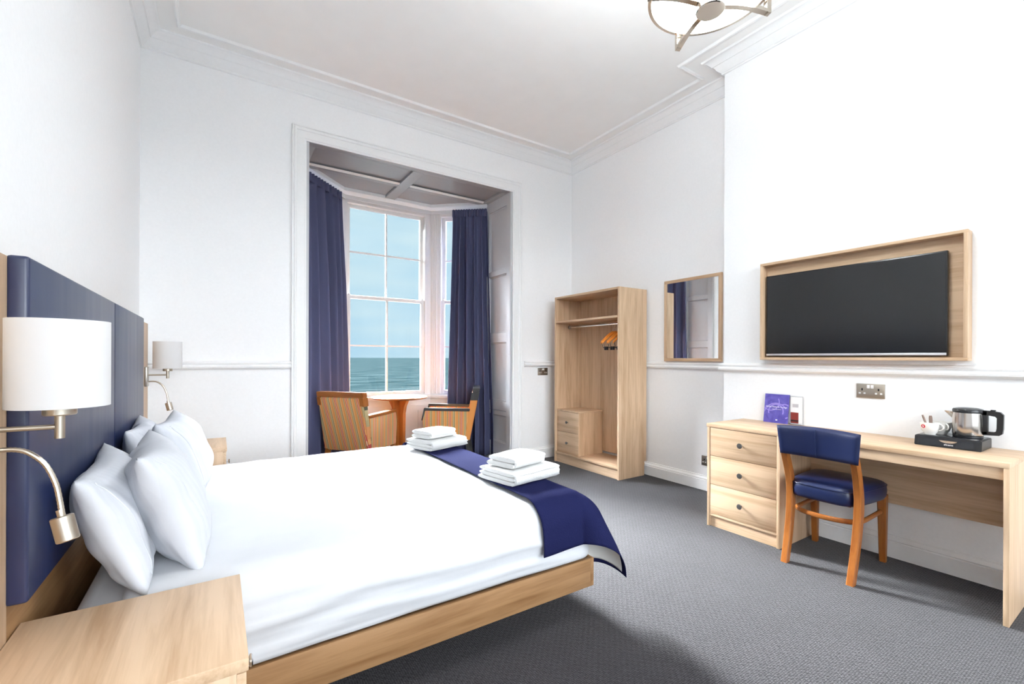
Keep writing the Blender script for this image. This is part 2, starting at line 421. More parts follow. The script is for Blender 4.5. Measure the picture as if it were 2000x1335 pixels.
def text_mesh(name, txt, size, mat, parent, M, extrude=.0004, space=1.0):
    cu = bpy.data.curves.new(name, 'FONT'); cu.body = txt; cu.size = size; cu.align_x = 'CENTER'; cu.align_y = 'CENTER'; cu.extrude = extrude; cu.space_character = space
    ob = bpy.data.objects.new(name + '_tmp', cu); COL.objects.link(ob)
    bpy.context.view_layer.update()
    me = bpy.data.meshes.new_from_object(ob.evaluated_get(bpy.context.evaluated_depsgraph_get()))
    bpy.data.objects.remove(ob)
    off = Vector((0, 0, 0)); p = parent
    while p is not None: off += p.location; p = p.parent
    me.transform(Matrix.Translation(-off) @ M)
    me.materials.clear(); me.materials.append(MATS[mat])
    o = bpy.data.objects.new(name, me); COL.objects.link(o); o.parent = parent
    return o
def nz3(p, s=1.0): return noise.noise(Vector(p) * s)

# ================================================================== THE SETTING
T = .2
struct('floor', MB().box(XL - T, XR + T, YF - T, RY + .02, -.12, 0).prism([(OX0 - .1, RY), (OX1 + .1, RY), (BX1 + .12, BY + .12), (BX0 - .12, BY + .12)], 'z', -.12, 0), 'carpet', label='grey loop carpet')
struct('ceiling', MB().box(XL - T, XR + T, YF - T, YB + .1, ZC, ZC + .15), 'ceiling_plaster', label='white plaster ceiling')
struct('wall_left', MB().box(XL - T, XL, YF - T, YB + .05, 0, ZC), 'wall_white')
struct('wall_back', MB().box(XL, OX0, YB, RY, 0, ZC).box(OX1, XR, YB, RY, 0, ZC).box(OX0, OX1, YB, RY, OZ + .034, ZC).build('tmp', 'wall_white') and MB().box(XL, OX0 - .02, YB, RY, 0, ZC).box(OX1 + .02, XR + T, YB, RY, 0, ZC).box(OX0 - .02, OX1 + .02, YB, RY, OZ + .04, ZC), 'wall_white')
bpy.data.objects.remove(bpy.data.objects['tmp'])
struct('wall_right', MB().box(XR, XR + T, YF - T, YB + .05, 0, ZC), 'wall_white')
struct('wall_chimney', MB().box(XB, XR, YF, YBR, 0, ZC), 'wall_white')
# wall behind the camera with two unseen tall windows added for fill light
FILL_WIN = [(-.3, 1.45), (1.65, 3.35)]
fwall = MB()
for a, b in ((XL - T, FILL_WIN[0][0]), (FILL_WIN[0][1], FILL_WIN[1][0]), (FILL_WIN[1][1], XR + T)): fwall.box(a, b, YF - T, YF, 0, ZC)
for a, b in FILL_WIN: fwall.box(a, b, YF - T, YF, 0, .45).box(a, b, YF - T, YF, 3.25, ZC)
struct('wall_front', fwall, 'wall_white')
for k, (a, b) in enumerate(FILL_WIN):
    f = MB().box(a, a + .05, YF - .12, YF - .06, .45, 3.25).box(b - .05, b, YF - .12, YF - .06, .45, 3.25).box(a, b, YF - .12, YF - .06, .45, .52).box(a, b, YF - .12, YF - .06, 3.19, 3.25).box(a, b, YF - .12, YF - .06, 1.83, 1.88)
    f.box((a + b) / 2 - .012, (a + b) / 2 + .012, YF - .1, YF - .07, .45, 3.25)
    w = struct('window_%d' % (4 + k), f, 'sash_white')
    MB().box(a + .05, b - .05, YF - .093, YF - .089, .52, 3.19).build('pane', 'glass_pane', w)

# --- sweeps: skirting, dado, cornice
pA = [(XL, YF), (XL, YB), (.553, YB)]
pB = [(3.08, YB), (XR, YB), (XR, YBR), (XB, YBR), (XB, YF)]
pAll = [(XL, YF), (XL, YB), (XR, YB), (XR, YBR), (XB, YBR), (XB, YF)]
skirt = [(0, 0), (.026, 0), (.026, .094), (.020, .100), (.024, .106), (.016, .118), (.009, .124), (.008, .132), (0, .135)]
dado = [(0, 1.122), (.012, 1.122), (.020, 1.130), (.031, 1.136), (.034, 1.147), (.024, 1.156), (.018, 1.162), (.028, 1.170), (.030, 1.178), (.020, 1.186), (.008, 1.192), (0, 1.194)]
corn = [(0, 3.583), (.014, 3.583), (.020, 3.590), (.018, 3.597), (.030, 3.606), (.046, 3.622), (.058, 3.645), (.064, 3.652), (.072, 3.650), (.080, 3.662), (.098, 3.680), (.118, 3.690), (.126, 3.690), (.132, 3.696), (.132, ZC + .002), (0, ZC + .002)]
strip = [(.235, ZC + .002), (.235, ZC - .016), (.245, ZC - .022), (.258, ZC - .018), (.264, ZC - .008), (.268, ZC + .002)]
struct('trim_1', MB().sweep(pAll, corn), 'trim_white', label='moulded cornice round the ceiling')
struct('trim_2', MB().sweep(pAll, strip), 'trim_white', label='raised moulding on the ceiling')
struct('trim_3', MB().sweep(pA, dado), 'trim_white', label='dado rail left of the bay')
struct('trim_4', MB().sweep(pB, dado), 'trim_white', label='dado rail right of the bay')
struct('baseboard_left', MB().sweep(pA, skirt), 'trim_white')
struct('baseboard_right', MB().sweep(pB, skirt), 'trim_white')
# --- architrave round the bay opening
arch = [(0, 0), (0, .012), (.012, .014), (.016, .02), (.078, .022), (.084, .03), (.098, .034), (.106, .026), (.112, .036), (.121, .036), (.121, 0)]   # (distance out from opening, proud of wall)
ring = []
path = [(OX0, 0, -1, 0), (OX0, OZ, -1, 1), (OX1, OZ, 1, 1), (OX1, 0, 1, 0)]
for x, z, sx, sz in path: ring.append([(x + sx * d, YB - h, z + sz * d) for d, h in arch])
struct('trim_5', MB().loft(ring), 'trim_white', label='moulded architrave round the bay')

# --- panelled reveals (light grey paintwork)
def reveal(sx):
    x = OX0 if sx > 0 else OX1
    m = MB()
    def b(d0, d1, y0, y1, z0, z1, bev=0):
        xs = sorted((x + sx * d0, x + sx * d1)); m.box(xs[0], xs[1], y0, y1, z0, z1, bev)
    b(-.02, .0, YB, RY, 0, OZ + .03)
    y0, y1 = YB + .004, RY
    b(0, .024, y0, y0 + .085, 0, OZ); b(0, .024, y1 - .075, y1, 0, OZ)
    for z0, z1 in ((0, .20), (.535, .585), (.59, .70), (1.42, 1.53), (2.24, 2.30), (3.05, OZ)): b(0, .024, y0 + .085, y1 - .075, z0, z1)
    for z0, z1 in ((.20, .535), (.70, 1.42), (1.53, 2.24), (2.30, 3.05)):
        for q in ((y0 + .085, y0 + .1, z0, z1), (y1 - .09, y1 - .075, z0, z1), (y0 + .1, y1 - .09, z0, z0 + .015), (y0 + .1, y1 - .09, z1 - .015, z1)):
            b(0, .013, q[0], q[1], q[2], q[3], .005)
    return m
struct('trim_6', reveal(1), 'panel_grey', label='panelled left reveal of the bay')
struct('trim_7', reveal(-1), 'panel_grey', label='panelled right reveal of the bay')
# --- soffit of the bay with raised rails
bayp = [(OX0, YB + .002), (OX1, YB + .002), (OX1, RY), (BX1, BY), (BX0, BY), (OX0, RY)]
sof = MB().prism(bayp, 'z', OZ + .03, OZ + .08)
sof.box(OX0, OX1, YB + .002, YB + .09, OZ, OZ + .03, .004)
sof.box(OX0, OX0 + .09, YB + .09, RY - .02, OZ, OZ + .03, .004).box(OX1 - .09, OX1, YB + .09, RY - .02, OZ, OZ + .03, .004)
sof.box(1.72, 1.84, YB + .09, BY - .02, OZ, OZ + .03, .004)
sof.box(OX0 + .04, 1.72, 4.945, 5.03, OZ, OZ + .03, .004).box(1.84, OX1 - .04, 4.945, 5.03, OZ, OZ + .03, .004)
def seg_pts(P0, P1, d0, d1):
    """rectangle alongside segment P0->P1: d = inward (towards the room) offset"""
    a, b = Vector(P0), Vector(P1); d = (b - a).normalized(); n = Vector((d.y, -d.x))
    return [tuple(a + n * d0), tuple(b + n * d0), tuple(b + n * d1), tuple(a + n * d1)]
W0, W1, W2, W3 = (OX0, RY), (BX0, BY), (BX1, BY), (OX1, RY)
bay_path = [W0, W1, W2, W3]
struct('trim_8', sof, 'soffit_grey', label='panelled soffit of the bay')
struct('trim_9', MB().sweep(bay_path, [(0, OZ - .035), (.03, OZ - .035), (.05, OZ - .012), (.07, OZ - .006), (.075, OZ + .03), (0, OZ + .03)]), 'trim_white', label='moulding along the bay soffit')

struct('trim_13', MB().prism([(4.922, OZ + .012), (4.948, OZ - .004), (4.948, OZ + .02)], 'x', .775, 1.72).prism([(4.922, OZ + .012), (4.948, OZ - .004), (4.948, OZ + .02)], 'x', 1.84, 2.81), 'trim_white', label='moulding across the bay soffit, highlight painted white')  # same paint as the soffit, coloured white to put in its highlight
# --- bay walls: panels below the sills, headers, corner posts
bw = MB()
def seg_box(m, P0, P1, t0, t1, d0, d1, z0, z1):
    a, b = Vector(P0), Vector(P1); u = (b - a).normalized(); n = Vector((u.y, -u.x))
    pts = [tuple(a + u * t0 + n * d0), tuple(a + u * t1 + n * d0), tuple(a + u * t1 + n * d1), tuple(a + u * t0 + n * d1)]
    m.prism(pts, 'z', z0, z1)
LC = (Vector(W2) - Vector(W1)).length; LS = (Vector(W3) - Vector(W2)).length
for P0, P1, L in ((W0, W1, LS), (W1, W2, LC), (W2, W3, LS)):
    seg_box(bw, P0, P1, -.02, L + .02, -.14, -.0, 0, .70)
    seg_box(bw, P0, P1, -.02, L + .02, -.14, .0, 3.10, OZ + .06)
    seg_box(bw, P0, P1, .10, L - .10, 0, .012, .06, .14); seg_box(bw, P0, P1, .10, L - .10, 0, .012, .55, .62)
    seg_box(bw, P0, P1, .10, .17, 0, .012, .14, .55); seg_box(bw, P0, P1, L - .17, L - .10, 0, .012, .14, .55)
struct('wall_bay', bw, 'sash_white', label='panelled bay wall below and above the sashes')
post = MB()
for Wp, dirs in ((W1, (W0, W2)), (W2, (W3, W1))):
    c = Vector(Wp); e1 = (Vector(dirs[0]) - c).normalized(); e2 = (Vector(dirs[1]) - c).normalized()
    o = -(e1 + e2).normalized()
    pl = [c + e1 * .105, c + e2 * .045, c + e2 * .045 + o * .13, c + e1 * .105 + o * .13]
    pl = [c + e1 * .105, c, c + e2 * .045, c + e2 * .045 + Vector((0, .13)), c + e1 * .105 + Vector((e1.y, -e1.x)) * (.13 if e1.x < 0 else -.13)]
    post.prism([tuple(p) for p in pl], 'z', .70, 3.12)
    for f in (.03, .055, .08):
        q = c + e1 * f; inw = Vector((-e1.y, e1.x)) if e1.x < 0 else Vector((e1.y, -e1.x))
        if inw.y > 0: inw = -inw
        post.prism([tuple(q + e1 * -.008), tuple(q + e1 * .008), tuple(q + e1 * .005 + inw * .008), tuple(q - e1 * .005 + inw * .008)], 'z', .76, 3.10)
for Wp, D in ((W0, W1), (W3, W2)):
    c = Vector(Wp); e = (Vector(D) - c).normalized()
    n = Vector((-e.y, e.x)); n = n if n.y > 0 else -n
    post.prism([tuple(c - e * .03), tuple(c + e * .09), tuple(c + e * .09 + n * .12), tuple(c - e * .03 + n * .12)], 'z', .70, 3.12)
struct('trim_10', post, 'sash_white', label='reeded corner posts of the bay')
struct('trim_11', MB().sweep(bay_path, [(-.13, .70), (.045, .70), (.052, .712), (.052, .735), (.045, .745), (-.13, .745)]), 'sash_white', label='sill board round the bay')
# --- curtain track
struct('trim_12', MB().sweep([(OX0 + .035, RY - .05), (BX0 + .03, BY - .085), (BX1 - .03, BY - .085), (OX1 - .035, RY - .05)], [(0, 3.075), (.012, 3.075), (.012, 3.118), (0, 3.118)]), 'white_plastic', label='white curtain track bent round the bay')

# --- sash windows
def sash_window(name, P0, P1, t0, t1, cols, label):
    """box sash between t0 and t1 along the bay segment; built in a local frame then placed"""
    a, b = Vector(P0), Vector(P1); u = (b - a).normalized()
    ang = math.atan2(u.y, u.x)
    Mx = Matrix.Translation((a.x, a.y, 0)) @ Matrix.Rotation(ang, 4, 'Z')   # local +x along the wall, +y outwards
    def place(o): o.data.transform(Mx); return o
    z0, z1, zm = .745, 3.10, 1.955
    f = MB().box(t0, t0 + .035, 0, .11, z0, z1, .003).box(t1 - .035, t1, 0, .11, z0, z1, .003).box(t0 + .035, t1 - .035, 0, .11, z1 - .03, z1).box(t0 + .035, t1 - .035, 0, .11, z0, z0 + .012)
    w = place(struct(name, f, 'sash_white', label=label))
    a0, a1 = t0 + .035, t1 - .035
    def sash(nm, y0, y1, zb, zt, rb, rtp):
        s = MB().box(a0, a0 + .042, y0, y1, zb, zt, .003).box(a1 - .042, a1, y0, y1, zb, zt, .003).box(a0 + .042, a1 - .042, y0, y1, zb, zb + rb, .003).box(a0 + .042, a1 - .042, y0, y1, zt - rtp, zt, .003)
        ym = (y0 + y1) / 2
        for k in range(1, cols):
            x = a0 + .042 + (a1 - a0 - .084) * k / cols; s.box(x - .009, x + .009, y0 + .004, y1 - .004, zb + rb, zt - rtp)
        zc = (zb + rb + zt - rtp) / 2; s.box(a0 + .042, a1 - .042, y0 + .005, y1 - .005, zc - .009, zc + .009)
        o = place(s.build(nm, 'sash_white', w))
        place(MB().box(a0 + .042, a1 - .042, ym - .002, ym + .002, zb + rb, zt - rtp).build('pane', 'glass_pane', o, smooth=False))
        return o
    lo = sash('lower_sash', .02, .058, z0 + .012, zm + .018, .045, .036)
    up_ = sash('upper_sash', .062, .1, zm - .018, z1 - .03, .036, .04)
    for xx in (a0 + .03, a1 - .03):
        place(MB().lathe([(.0, 0), (.012, .003), (.014, .012), (.008, .02), (0, .022)], (xx, .03, zm + .018), 'z', 12).build('sash_horn', 'sash_white', lo))
    return w
sash_window('window_1', W1, W2, .045, LC - .045, 2, 'tall white sash window with eight panes facing the sea')
sash_window('window_2', W2, W3, .105, LS - .09, 2, 'narrow angled sash window right of the corner post')
sash_window('window_3', W0, W1, .09, LS - .105, 2, 'narrow angled sash window behind the left curtain')

# --- the sea outside
sea = MB().quad([(-30000, 60, -16), (30000, 60, -16), (30000, 50000, -16), (-30000, 50000, -16)]).build('sea', 'sea', None, loc=(0, 0, -16), smooth=False)
tag(sea, 'grey green sea with small waves outside the bay window', 'sea', kind='structure')

# ================================================================== CURTAINS
def curtain(name, top, bot, nf, label, seed):
    rnd = random.Random(seed)
    ph = [rnd.uniform(-.5, .5) for _ in range(40)]; am = [rnd.uniform(.7, 1.25) for _ in range(40)]
    T0, T1, B0, B1 = (Vector(p) for p in (*top, *bot))
    d = (T1 - T0).normalized(); n = Vector((d.y, -d.x)); n = n if n.y < 0 else -n
    z1 = 3.085
    root = thing(name, ((B0.x + B1.x) / 2, (B0.y + B1.y) / 2, 0), label, 'curtain', 'navy curtains in the bay')
    def f(u, v):
        z = z1 * (1 - v) + .012 * v
        base = (T0.lerp(T1, u)).lerp(B0.lerp(B1, u), min(1, v * 1.15) ** 1.2)
        k = u * nf; i = int(k)
        w = math.sin(2 * PI * (k + .25 * ph[i % 40] * math.sin(PI * (k - i))) + .5 * math.sin(2.2 * v + 1.3 * k)) * (1 + .25 * math.sin(1.7 * k + seed))
        w += .22 * math.sin(2 * PI * k * 1.63 + 1.2 * v)
        env = .35 + .65 * min(1, v * 3.2)
        return Vector((*(base + n * (.058 * w * env)), z)) + Vector((d.x, d.y, 0)) * (.012 * math.cos(2 * PI * k) * env)
    body = MB().grid(lambda u, v: f(u, v), nf * 14, 46).build('drape', 'curtain_blue', root, angle=180)
    sm = body.modifiers.new('thick', 'SOLIDIFY'); sm.thickness = .004; sm.offset = 0
    def h(u, v):
        base = T0.lerp(T1, u); k = u * nf * 2.6
        w = abs(math.sin(PI * k))
        return Vector((*(base + n * (.004 + .013 * w)), 3.112 - .088 * v + .006 * w * (1 - v)))
    hd = MB().grid(h, nf * 26, 5).build('header_pleats', 'curtain_blue', root, angle=180)
    sm = hd.modifiers.new('thick', 'SOLIDIFY'); sm.thickness = .004; sm.offset = 0
    return root
curtain('curtain', ((OX0 + .06, RY - .075), (BX0 - .02, BY - .135)), ((OX0 + .05, RY - .13), (BX0 + .055, BY - .14)), 5, 'full length navy curtain on the left of the bay, behind the orange-framed armchair', 3)
curtain('curtain', ((2.52, 5.235), (2.862, 4.945)), ((2.455, 5.25), (2.872, 4.80)), 5, 'full length navy curtain on the right of the bay, behind the dark-framed armchair', 5)

# ================================================================== BED
BXH, BXF, BYN, BYF = -.34, 1.53, 1.60, 3.41
bed = thing('bed', (.6, 2.5, 0), 'oak bed base under white bedding with headboard end at left wall', 'bed')
m = MB()
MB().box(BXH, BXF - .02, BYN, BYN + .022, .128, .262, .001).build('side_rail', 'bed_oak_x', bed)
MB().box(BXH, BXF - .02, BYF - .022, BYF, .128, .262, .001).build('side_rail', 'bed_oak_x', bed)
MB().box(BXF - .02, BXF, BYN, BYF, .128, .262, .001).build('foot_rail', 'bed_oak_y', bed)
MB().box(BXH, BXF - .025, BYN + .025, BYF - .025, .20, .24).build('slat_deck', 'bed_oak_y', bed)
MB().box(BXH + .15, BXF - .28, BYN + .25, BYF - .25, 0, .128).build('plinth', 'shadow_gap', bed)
# mattress under its fitted sheet
MB().box(-.335, 1.49, 1.645, 3.36, .243, .53, .045, 4).build('mattress', 'linen', bed)

# duvet: rounded slab, tucked close to the base
ZT, RR = .560, .10
def drape_pt(s, t, x1, y0, y1, dmax, extra=0.0, flare=0.0, lift=0.0, sq=True):
    """flat cloth coordinates -> draped position over a slab whose curve starts at x1 (foot), y0 (near), y1 (far)"""
    du = max(0, s - x1); dv = (y0 - t) if t < y0 else ((t - y1) if t > y1 else 0); sg = -1 if t < y0 else 1
    cx, cy = min(s, x1), min(max(t, y0), y1)
    if du <= 0 and dv <= 0: return Vector((cx, cy, ZT + lift)), 0
    d = max(du, dv) if sq else math.hypot(du, dv)
    ang = math.atan2(dv, du); dr = Vector((math.cos(ang), sg * math.sin(ang)))
    r = RR + lift
    if d < r * PI / 2: h = r * math.sin(d / r); z = -r * (1 - math.cos(d / r))
    else: h = r; z = -r - (d - r * PI / 2)
    corner = math.sin(2 * ang) if du > 0 and dv > 0 else 0
    h += flare * corner * max(0, d - r * .6); z *= (1 - .25 * flare * corner)
    return Vector((cx + dr.x * h, cy + dr.y * h, ZT + lift + z)), d
DX1, DY0, DY1 = 1.45, 1.705, 3.305
def duvet_f(u, v):
    L = .345
    s = -.22 + u * (DX1 + L - .005 + .22); t = DY0 - L + v * (DY1 - DY0 + 2 * L)
    p, d = drape_pt(s, t, DX1, DY0, DY1, L)
    w = .006 * nz3((s * 3, t * 3, 1), 1) + .004 * nz3((s * 9, t * 5, 4), 1)
    if d > .1:   # long soft creases along the side
        w2 = .014 * math.sin(p.z * 62 + 1.4 * nz3((p.x * 2.1, p.y, 0)) * 3 + p.x * 2.2) * min(1, (d - .1) * 8) * (.35 + .65 * abs(nz3((p.x * 1.3, p.z * 5, 3))))
        w2 += .005 * math.sin(p.z * 150 + p.x * 3.1 + 4 * nz3((p.x * 1.7, p.z * 3, 8))) * min(1, (d - .1) * 8) * (.3 + .7 * abs(nz3((p.x * 2.3, p.z * 4, 6))))
        if t < DY0: p.y -= w2 * .8
        if t > DY1: p.y += w2 * .8
        if s > DX1: p.x += w2 * .8
        b = min(1, max(0, (d - .12) / .2))
        if t < DY0: p.y += .0 - .012 * math.sin(b * PI)
        p.z = max(p.z, .268)
    else: p.z += w
    if u < .06: p.z -= .012 * (1 - u / .06)
    return p
dv = MB().grid(duvet_f, 120, 190).build('duvet', 'linen', None, angle=180)
sm = dv.modifiers.new('thick', 'SOLIDIFY'); sm.thickness = .02; sm.offset = -1
tag(dv, 'plain white duvet spread smooth over the bed and tucked into the oak rails', 'duvet')

# bed runner
RI = 1.205
def runner_f(u, v, lift=.010, inset=0.0):
    Ln, Lf = .290, .455
    s0, s1 = RI + inset, DX1 + Lf - inset; t0, t1 = DY0 - Ln + inset, DY1 + Ln - inset
    s = s0 + u * (s1 - s0); t = t0 + v * (t1 - t0)
    p, d = drape_pt(s, t, DX1, DY0, DY1, .5, flare=.42, lift=lift, sq=False)
    du, dvv = max(0, s - DX1), max(0, DY0 - t, t - DY1)
    if du > .12: p.x += .016 * math.sin(t * 7.0 + .5) * min(1, (du - .12) * 5) + .03 * (du - .12)
    if dvv > .10: p.y += (-1 if t < DY0 else 1) * (.012 + .008 * math.sin(s * 12)) * min(1, (dvv - .1) * 8)
    if d < .05: p.z += .004 * nz3((s * 5, t * 4, 2)) + .002
    return p
run = thing('bed_runner', (1.4, 2.5, .56), 'navy blue bed runner with white lining across the foot of the bed', 'bed runner')
o = MB().grid(lambda u, v: runner_f(u, v, .013), 60, 150).build('runner_cloth', 'navy_runner', run, angle=180)
sm = o.modifiers.new('thick', 'SOLIDIFY'); sm.thickness = .003; sm.offset = 1
o = MB().grid(lambda u, v: runner_f(u, v, .0095, .028), 60, 150).build('lining', 'lining_white', run, angle=180)
tag(o, 'white lining')
sm = o.modifiers.new('thick', 'SOLIDIFY'); sm.thickness = .001; sm.offset = -1

# pillows
def pillow(center, width, height, thick, lean, yaw, label, seed):
    """width along y, height upward, leaning back towards the headboard"""
    def face(sgn):
        def f(u, v):
            a, b = 2 * u - 1, 2 * v - 1
            y = width / 2 * a * (1 - .06 * (1 - b * b) * a * a)
            z = height / 2 * b * (1 - .09 * (1 - a * a) * b * b)
            e = max(0, (1 - abs(a) ** 3.4)) * max(0, (1 - abs(b) ** 2.9))
            x = sgn * (thick / 2) * e ** .50
            x += sgn * (.015 * nz3((y * 7 + seed, z * 7, seed * 3.1)) + .009 * nz3((y * 15, z * 11 + seed, 2 + sgn))) * min(1, e * 4)
            # creases running in from the corners
            rr = math.hypot(1 - abs(a), 1 - abs(b)); th = math.atan2(1 - abs(b), 1 - abs(a) + 1e-6)
            x -= sgn * .009 * max(0, 1 - rr / .75) * (.5 + .5 * math.sin(th * 11 + seed + a * 2)) * min(1, e * 6)
            x += .012 * nz3((y * 3 + seed, z * 3, 9))
            x -= .02 * b * abs(a)          # slack corners
            return Vector((x, y, z))
        return f
    mb = MB().grid(face(1), 64, 48).grid(face(-1), 64, 48)
    bmesh.ops.remove_doubles(mb.bm, verts=mb.bm.verts, dist=.0004)
    Mx = Matrix.Translation(center) @ Matrix.Rotation(R(yaw), 4, 'Z') @ Matrix.Rotation(R(-lean), 4, 'Y')
    bmesh.ops.transform(mb.bm, matrix=Mx, verts=mb.bm.verts)
    root = mb.build('pillow', 'pillow_cotton', None, angle=180)
    # stitched hem of the housewife pillowcase at the near end
    pts = []
    for k in range(25):
        b = -.86 + 1.72 * k / 24; a = -.80
        u, v = (a + 1) / 2, (b + 1) / 2
        pts.append(Mx @ (face(1)(u, v)))
    root2 = MB().tube(pts, .0018, 6).build('pillowcase_hem', 'pillow_cotton', root)
    return tag(root, label, 'pillow', 'white pillows propped on the bed')
pillow((-.264, 1.97, .718), .68, .38, .15, 17, 4, 'white pillow leaning on the headboard at the near side, next to the reading lamp', 1.0)
pillow((-.140, 2.035, .735), .66, .41, .185, 17, 3, 'white pillow propped in front at the near side of the bed', 2.3)
pillow((-.264, 2.86, .724), .68, .39, .145, 16, 2, 'white pillow leaning on the headboard at the far side, half hidden behind another', 3.7)
pillow((-.135, 2.87, .735), .66, .41, .18, 18, -2, 'white pillow propped in front at the far side, nearest the window wall', 5.1)

# folded towels
def towel(center, L, W, H, yaw, layers, label, seed):
    """folded towel: layered fold visible on the -x end, rounded fold along -y"""
    root_loc = Vector(center)
    Mx = Matrix.Translation(center) @ Matrix.Rotation(R(yaw), 4, 'Z')
    mb = MB(); hl = H / layers
    for k in range(layers):
        z0 = k * hl; sh = .006 * math.sin(k * 2.3 + seed)
        n = 18
        prof = []
        for q in range(n):     # stadium-like section in (y,z)
            a = 2 * PI * q / n
            cy, cz = math.cos(a), math.sin(a)
            prof.append((math.copysign(abs(cy) ** .45, cy) * W / 2 + sh, z0 + hl / 2 + math.copysign(abs(cz) ** .7, cz) * hl * .54))
        rings = []
        nl = 16
        for i in range(nl + 1):
            x = -L / 2 + L * i / nl
            e = min(1, min(i, nl - i) / 1.5); sc = .80 + .20 * e ** .5
            rings.append([Mx @ Vector((x + .006 * math.sin(k + i * .1), y * (.97 + .03 * e) + .004 * nz3((x * 9, k, seed)), (z - z0 - hl / 2) * sc + z0 + hl / 2 + .004 * nz3((x * 8, y * 8, k + seed)) * (1 if k else .3))) for y, z in prof])
        mb.loft(rings)
    o = mb.build('folded_towel', 'terry', None, angle=60)
    # outer wrap along the near fold joins the layers
    wr = MB(); rings = []
    for i in range(15):
        x = -L / 2 + .012 + (L - .024) * i / 14; rr = []
        for q in range(13):
            a = PI / 2 + PI * q / 12
            rr.append(Mx @ Vector((x, -W / 2 + .030 + math.cos(a) * .036, H / 2 + math.sin(a) * H * .515 + .003 * nz3((x * 9, q, seed)))))
        for q in range(12, -1, -1):
            a = PI / 2 + PI * q / 12
            rr.append(Mx @ Vector((x, -W / 2 + .034 + math.cos(a) * .026, H / 2 + math.sin(a) * H * .44)))
        rings.append(rr)
    wr.loft(rings).build('outer_fold', 'terry', o, angle=60)
    return tag(o, label, 'towel', 'folded white towels on the bed runner')
towel((1.385, 2.03, .579), .35, .285, .066, 10, 3, 'large folded white towel at the bottom of the near pile on the navy runner', 1)
towel((1.375, 2.045, .650), .255, .20, .056, 14, 2, 'small folded white towel on top of the near pile on the navy runner', 2)
towel((1.355, 3.06, .579), .35, .285, .066, 17, 3, 'large folded white towel at the bottom of the far pile by the window', 3)
towel((1.335, 3.075, .650), .255, .20, .056, 19, 2, 'small folded white towel on top of the far pile by the window', 4)

# ================================================================== HEADBOARD
HX = -.40
hb = thing('headboard', (XL, 2.5, 0), 'wide oak headboard with navy padded panels fixed to the left wall', 'headboard')
MB().box(XL + .036, HX, 1.05, 1.493, 0, 1.455, .002).build('oak_wing', 'oak_z', hb)
MB().box(XL + .036, HX, 3.46, 4.00, 0, 1.455, .002).build('oak_wing', 'oak_z', hb)
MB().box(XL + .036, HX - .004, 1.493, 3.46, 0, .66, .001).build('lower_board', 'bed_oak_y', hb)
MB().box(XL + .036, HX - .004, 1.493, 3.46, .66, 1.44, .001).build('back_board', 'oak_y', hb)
for y0, y1 in ((1.487, 2.538), (2.542, 3.455)):
    MB().box(HX - .003, HX + .036, y0, y1, .652, 1.458, .008, 3).build('padded_panel', 'headboard_vinyl', hb)

# ================================================================== NIGHTSTANDS
def nightstand(y0, y1, zt, label):
    t = thing('nightstand', (-.17, (y0 + y1) / 2, 0), label, 'nightstand', 'oak bedside cabinets')
    x0, x1 = HX + .002, .06
    MB().box(x0, x1, y0, y1, zt - .028, zt, .0015).build('top', 'oak_y', t)
    MB().box(x0, x1 - .022, y0 + .004, y0 + .022, 0, zt - .028, .001).build('side_panel', 'oak_z', t)
    MB().box(x0, x1 - .022, y1 - .022, y1 - .004, 0, zt - .028, .001).build('side_panel', 'oak_z', t)
    MB().box(x0, x0 + .012, y0 + .022, y1 - .022, .02, zt - .028).build('back_panel', 'oak_z', t)
    MB().box(x0, x1 - .05, y0 + .022, y1 - .022, .06, .078).build('base_shelf', 'oak_y', t)
    MB().box(x1 - .05, x1 - .032, y0 + .022, y1 - .022, 0, .06).build('plinth', 'oak_y', t)
    for z0, z1 in ((zt - .245, zt - .032), (.082, zt - .249)):
        d = MB().box(x1 - .022, x1 - .004, y0 + .004, y1 - .004, z0, z1, .001).build('drawer_front', 'oak_y', t)
        zc = (z0 + z1) / 2
        MB().lathe([(.006, 0), (.005, .010), (.005, .014), (.0155, .018), (.0165, .022), (.013, .025), (0, .026)], (x1 - .004, (y0 + y1) / 2, zc), 'x', 20, caps=False).build('knob', 'chrome', d)
    return t
nightstand(1.125, 1.575, .575, 'oak bedside cabinet in the near foreground beside the bed')
nightstand(3.60, 4.06, .615, 'oak bedside cabinet at the far side of the bed, against the window wall')

